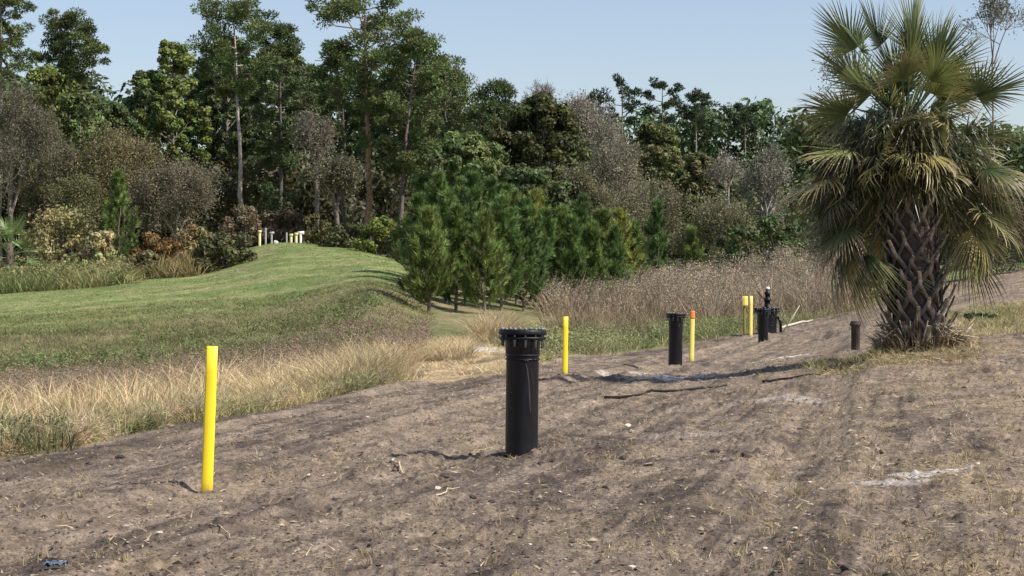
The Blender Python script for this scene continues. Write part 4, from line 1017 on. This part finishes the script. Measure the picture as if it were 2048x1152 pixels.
YP = [(893, 78, 392, 95, 'young pine squeezed between the foremost one and the tallest one'), (925, 90, 362, 100, 'young pine peeping out left of the tallest one'), (985, 86, 362, 90, 'narrow young pine right of the tallest one'), (1033, 86, 388, 80, 'narrow young pine at the back, left of the yellowish topped one'), (1145, 84, 440, 80, 'low young pine in front, just right of the thin yellow post below'), (1185, 86, 452, 75, 'low young pine in front of the one that rises above its neighbours'), (1228, 90, 460, 70, 'low bushy young pine in front of the yellow-green one'),
      (857, 71, 425, 120, 'foremost young pine at the left end, its shadow thrown on the bank'), (880, 82, 352, 130, 'taller young pine just behind the foremost one'),
      (912, 75, 420, 100, 'second young pine along the front of the thicket'), (945, 84, 352, 140, 'tallest young pine with its top against the dark trees'),
      (968, 74, 430, 100, 'bushy young pine at the front, directly above the nearest black pipe top left'), (1003, 78, 400, 120, 'young pine above the cover of the nearest black pipe'),
      (1012, 90, 375, 120, 'young pine at the back of the middle of the thicket'), (1048, 80, 405, 110, 'young pine whose lit trunk shows beneath it, in the middle of the row'),
      (1072, 92, 385, 110, 'yellowish topped young pine at the back of the row'), (1090, 84, 425, 100, 'young pine left of straight above the thin yellow post'),
      (1125, 88, 420, 110, 'young pine straight above the thin yellow post'), (1165, 94, 395, 120, 'young pine rising above its neighbours right of the middle'),
      (1205, 92, 425, 110, 'young pine third from the right end of the unbroken row'), (1240, 96, 425, 90, 'yellow-green young pine next to last in the unbroken row'),
      (1268, 98, 448, 70, 'small young pine closing the right end of the unbroken row'), (1315, 104, 405, 85, 'separate dark young pine standing right of the row'),
      (1385, 112, 460, 50, 'smallest young pine alone on the grass at the far right'), (838, 88, 395, 100, 'young pine half hidden at the back left corner of the thicket'), (237, 116, 345, 80, 'dark young pine alone in the scrub on the left')]
for i, (px, d, top, wpx, lab) in enumerate(YP):
    young_pine(px, d, 0, top, wpx, lab, i, [(.14, .215, .062), (.165, .235, .064), (.115, .185, .058), (.185, .24, .07)][i % 4] if i not in (15, 20) else (.27, .30, .075))

# ---------------------------------------------------------------- sabal palm
def frond_mesh(rg, petl, fanr, droop, fold, cg, ct, nl=38, spread=118, dead=False):
    """frond along +X from the origin, upper face +Z; returns MB"""
    mb = MB()
    def bend(s):      # the petiole and costa curve down with distance s
        return np.array([s * (1 - .10 * droop * s), 0, -.22 * droop * s * s])
    pts = [tuple(bend(petl * t)) for t in np.linspace(0, 1, 6)]
    tube(mb, pts, [.03, .022, .018, .016, .014, .012], np.array(cg) * 1.25 + .02, 5, False)
    for k in range(nl):
        f = (k + .5) / nl * 2 - 1
        a = math.radians(f * spread + rg.uniform(-1.5, 1.5))
        cost = .34 * fanr * max(0, math.cos(a)) * (1 - abs(f))      # start along the costa
        L_ = fanr * (1 - .28 * abs(f) ** 1.5) * rg.uniform(.88, 1.06)
        V = []; n = 6; tw = rg.uniform(-.25, .25)
        side0 = rg.uniform(.3, 1.8)
        for i in range(n):
            t = i / (n - 1); s = L_ * t
            b = bend(petl + cost * min(1, t * 3))
            lx = math.cos(a) * s; ly = math.sin(a) * s
            z = fold * abs(ly) * .5 - droop * .38 * (t ** 2.2) * L_ * side0 * (1 + .4 * abs(f)) - (.55 if dead else 0) * t * t * L_
            shrink = 1 - .30 * droop * t * t
            c = b + np.array([lx * shrink, ly * shrink, z - .18 * droop * lx * petl])
            w_ = .0145 * (1 - t) ** .55 * (0.55 + 1.6 * t * (1 - t) * 2) + .0012
            d_ = np.array([-math.sin(a), math.cos(a), tw])
            V += [c - d_ * w_, c + d_ * w_]
        T = []
        for i in range(n - 1): T += [(2 * i, 2 * i + 1, 2 * i + 2), (2 * i + 1, 2 * i + 3, 2 * i + 2)]
        t_ = np.repeat(np.linspace(0, 1, n), 2)[:, None]
        jj = rg.uniform(.8, 1.2)
        C = (np.array(cg) * (1 - t_ ** 2) + np.array(ct) * t_ ** 2) * jj
        mb.add(np.array(V), T, C)
    return mb
PALM = P(1822, 705, 35); PALM.z = zground(PALM.x, 35.)
palm = empty('sabal_palm', PALM, 'big cabbage palm with a dense head of fan fronds and criss-cross leaf bases', 'palm tree')
rg = np.random.default_rng(99)
TH = 4.35; s35 = F / 35.
def tp(t): # trunk axis
    return Vector((.16 - .30 * t + .06 * t * t, 0, TH * t))
mb = MB()
tube(mb, [tp(t) + Vector((0, 0, -.3 if t == 0 else 0)) for t in np.linspace(0, 1, 9)], [.56, .46, .43, .44, .45, .42, .36, .30, .20], (.06, .045, .035), 20, False)
mb.build('trunk', M_BOOT, palm, True)
# leaf bases (boots)
def boot(rg, broken=False):
    mb = MB(); pale = np.array((.40, .34, .27)); dk = np.array((.075, .066, .058)) * rg.uniform(.6, 1.9)
    def strap(P0, P1, P2, w0, w1, w2, th, c0, c2):
        P_ = [np.array(P0), np.array(P1), np.array(P2)]; W_ = [w0, w1, w2]; V = []
        for i in range(3):
            d_ = norm(P_[min(i + 1, 2)] - P_[max(i - 1, 0)]); sd_ = norm(np.cross(d_, np.array([0, -1., 0]) + 1e-3)); nn = np.cross(sd_, d_)
            for (a, b) in ((-1, -.5), (1, -.5), (1, .5), (-1, .5)): V.append(P_[i] + sd_ * a * W_[i] + nn * b * th)
        T = []
        for i in range(2):
            for k in range(4):
                a = i * 4 + k; b = i * 4 + (k + 1) % 4; T += [(a, a + 4, b), (b, a + 4, b + 4)]
        T += [(8, 9, 10), (8, 10, 11), (0, 2, 1), (0, 3, 2)]
        C = np.concatenate([np.tile(c0, (4, 1)), np.tile((c0 + c2) / 2, (4, 1)), np.tile(c2, (4, 1))]); mb.add(V, T, C)
    j = rg.uniform(.85, 1.15)
    strap((-.20 * j, .07, -.26), (-.11, .0, -.10), (0, -.07, .07), .030, .028, .036, .022, dk, dk * 2.2)
    strap((.20 * j, .07, -.26), (.11, .0, -.10), (0, -.075, .07), .030, .028, .036, .022, dk, dk * 2.2)
    ln = rg.uniform(.03, .2)
    strap((0, -.06, .03), (rg.uniform(-.02, .02), -.12, .12), (rg.uniform(-.05, .05), -.12 - ln * .5, .12 + ln), .036, .034, .026, .02, dk * 1.6, pale * rg.uniform(.3, 1.5))
    return mb
protos = [boot(rg) for _ in range(9)]; meshes = []
for m_ in protos:
    o = m_.build('leaf_base', M_BOOT, palm); meshes.append(o)
nb = 98
for i in range(nb):
    t = .02 + .66 * (i + .5) / nb; a = i * 2.39996
    c = tp(t); R_ = float(np.interp(t, [0, .1, .3, .65, 1], [.50, .48, .46, .42, .32]))
    if i < 9: o = meshes[i]
    else: o = meshes[i % 9].copy(); COL.objects.link(o); o.parent = palm
    out = Vector((math.sin(a), -math.cos(a), 0))
    o.location = c + out * R_; o.rotation_euler = (0, 0, math.atan2(out.y, out.x) + math.pi / 2)
    s = random.Random(i).uniform(.9, 1.25) * (1.15 if t < .2 else 1); o.scale = (s, s, s)
# thatch of dead fibre and broken stalks at the foot
mb = MB(); n = 900; a = rg.uniform(0, 6.28, n); r_ = .38 + rg.random(n) * .4; bx = .16 + np.cos(a) * r_; by = np.sin(a) * r_
H_ = rg.uniform(.1, .75, n) * (1.3 - r_); lean = np.stack([np.cos(a), np.sin(a)], 1) * rg.uniform(.05, .5, (n, 1)) + rg.normal(0, .08, (n, 2))
blades(mb, np.stack([bx, by, 0 * a - .05], 1), H_, lean, .011, jit((.24, .19, .13), n, rg, .6, .08), rg)
n = 70; a = rg.uniform(0, 6.28, n); 
for k in range(n):
    r1 = rg.uniform(.35, .6); r2 = r1 + rg.uniform(.2, .55); z2 = rg.uniform(.02, .6)
    tube(mb, [(.16 + math.cos(a[k]) * r1, math.sin(a[k]) * r1, rg.uniform(0, .5)), (.16 + math.cos(a[k] + .1) * r2, math.sin(a[k] + .1) * r2, z2)], [.018, .008], jit((.36, .29, .21), 1, rg, .6)[0], 4)
mb.build('dead_thatch', M_BOOT, palm)
# fronds
def add_frond(t, az, el, petl, fanr, droop, fold, cg, ct, roll=0., **kw):
    mb = frond_mesh(rg, petl, fanr, droop, fold, cg, ct, **kw)
    o = mb.build('frond', M_FROND, palm)
    base = tp(t)
    m = Matrix.Rotation(math.radians(az), 4, 'Z') @ Matrix.Rotation(-math.radians(el), 4, 'Y') @ Matrix.Rotation(math.radians(roll), 4, 'X')
    o.matrix_local = Matrix.Translation(base) @ m
    return o
G1 = (.055, .09, .032); G2 = (.095, .13, .042); Y1 = (.34, .30, .10); TN = (.46, .34, .16); DB = (.20, .14, .08)
# newest, upright fronds
for i in range(20):
    az = i * 137.5 + 20; el = 84 - i * 3.0 + rg.uniform(-5, 5)
    add_frond(.99 - .004 * i, az, el, [1.25, .4, .8][i % 3] + rg.uniform(-.15, .15) + (.35 if 5 < i < 15 else 0) + .012 * i, rg.uniform(.85, 1.1), .08 + .02 * i, .9, [G1, G2, G1, (.13, .165, .05)][i % 4], (.22, .22, .08), rg.choice([-1, 1]) * rg.uniform(30, 85), spread=66 + i * 1.6)
for i in range(36):
    az = i * 137.5 + 60; el = 48 - i * 1.7 + rg.uniform(-12, 12)
    cc = [G2, G1, (.17, .20, .07), G1, G2][i % 5]
    add_frond(.96 - .005 * i, az, el, [1.6, .6, 1.2, .85][i % 4] + rg.uniform(-.15, .15), rg.uniform(.75, 1.0), .35 + .015 * i, [.9, .4, -.3][i % 3], cc, [TN, (.40, .34, .13)][i % 2], rg.uniform(-65, 65), spread=92)
n_ = 0; i = 0
while n_ < 34:
    az = (i * 137.5 + 10) % 360; i += 1
    front = abs((az - 270 + 180) % 360 - 180) < 52      # those pointing at the viewer stay short and high
    el = rg.uniform(-12, 14) if front else 0 - n_ * .9 + rg.uniform(-10, 8)
    cc = [G2, G1, Y1, G2, (.22, .20, .08), G1][n_ % 6]
    add_frond(.84 - .0045 * n_ + (.03 if front else 0), az, el, rg.uniform(.4, .8) if front else rg.uniform(1.3, 1.95), rg.uniform(.6, .8) if front else rg.uniform(.75, 1.0), (.75 if front else .55), [.5, .1, -.4][n_ % 3], cc, [TN, (.46, .34, .17), DB][n_ % 3], rg.uniform(-40, 40), spread=100, dead=(n_ % 3 == 2 and not front))
    n_ += 1
# low fronds hanging to the ground on the left of the trunk
for (az, el, t, pl, cg, ct) in ((178, -30, .66, 1.75, Y1, TN), (186, -46, .60, 1.25, (.17, .22, .07), (.42, .38, .18)), (174, -38, .64, 1.7, DB, (.3, .2, .1)), (180, -24, .66, 1.6, G2, DB), (188, -14, .68, 1.5, G1, DB), (182, -58, .50, .7, (.17, .23, .1), (.4, .42, .22)), (165, -28, .66, 1.5, G1, DB), (195, -36, .64, 1.5, G1, Y1), (350, -30, .68, 1.5, G2, Y1)):
    add_frond(t, az, el, pl, .85, .75, .02, cg, ct, 0, spread=95, dead=True)
# hanging skirt of dead leaflets that fills the inside of the head
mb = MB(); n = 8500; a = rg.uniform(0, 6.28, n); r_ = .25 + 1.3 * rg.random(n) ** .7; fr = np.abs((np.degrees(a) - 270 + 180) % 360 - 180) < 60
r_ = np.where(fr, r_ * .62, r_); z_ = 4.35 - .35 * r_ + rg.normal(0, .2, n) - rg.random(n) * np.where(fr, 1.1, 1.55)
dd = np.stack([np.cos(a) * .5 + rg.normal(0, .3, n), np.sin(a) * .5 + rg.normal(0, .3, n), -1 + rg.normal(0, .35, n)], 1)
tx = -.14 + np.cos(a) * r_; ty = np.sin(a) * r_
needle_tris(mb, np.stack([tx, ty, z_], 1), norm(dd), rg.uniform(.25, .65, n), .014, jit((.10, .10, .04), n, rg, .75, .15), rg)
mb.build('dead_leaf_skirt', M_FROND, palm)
# debris strip left of the palm foot
mb = MB(); n = 420
t = rg.random(n); px = 1650 + 110 * t + rg.normal(0, 10, n); d = 33.2 + 1.6 * t + rg.normal(0, .2, n); x = (px - 1024) * d / F
a = rg.uniform(0, 6.28, n)
needle_tris(mb, np.stack([x, d, gz(x, d) + .02], 1), norm(np.stack([np.cos(a), np.sin(a), rg.uniform(0, .9, n)], 1)), rg.uniform(.08, .25, n), .012, jit((.10, .08, .06), n, rg, .6, .1), rg)
n = 520; px = rg.uniform(1640, 1960, n); d = rg.uniform(31.5, 35, n); x = (px - 1024) * d / F; a = rg.uniform(0, 6.28, n)
needle_tris(mb, np.stack([x, d, gz(x, d) + .01], 1), norm(np.stack([np.cos(a), np.sin(a), rg.uniform(0, .4, n)], 1)), rg.uniform(.06, .3, n), .012, jit((.38, .29, .17), n, rg, .5, .08), rg)
tag(mb.build('palm_litter', M_GRASS), 'broken dead frond pieces and straw strewn around the foot of the palm', 'litter', kind='stuff')

# fan palmetto at the left edge
px_, d_ = 18, 113.; x_ = (px_ - 1024) * d_ / F
pal = empty('palmetto', (x_, d_, zground(x_, d_)), 'bright green fan palmetto at the left edge of the photo above the reeds', 'palmetto')
mb = MB(); tube(mb, [(0, 0, -.3), (.05, 0, 1.4), (0, 0, 2.6)], [.3, .25, .2], (.1, .08, .06), 8); mb.build('trunk', M_BARK, pal)
for i in range(34):
    el = 75 - i * 3.4 + rg.uniform(-10, 10)
    m_ = frond_mesh(rg, rg.uniform(.7, 1.5), rg.uniform(.8, 1.15), .5, .4, (.13, .20, .06), (.22, .26, .09), nl=22, spread=100)
    Vn, Tn, Cn = m_.arrays(); m_.V = [Vn * np.array([1, 1, 1])]; m_.T = [Tn]; m_.C = [Cn]
    o = m_.build('frond', M_FROND, pal)
    o.matrix_local = Matrix.Translation((0, 0, 2.6 - i * .045)) @ Matrix.Rotation(math.radians(i * 137.5), 4, 'Z') @ Matrix.Rotation(-math.radians(el), 4, 'Y') @ Matrix.Rotation(math.radians(rg.uniform(-60, 60)), 4, 'X')
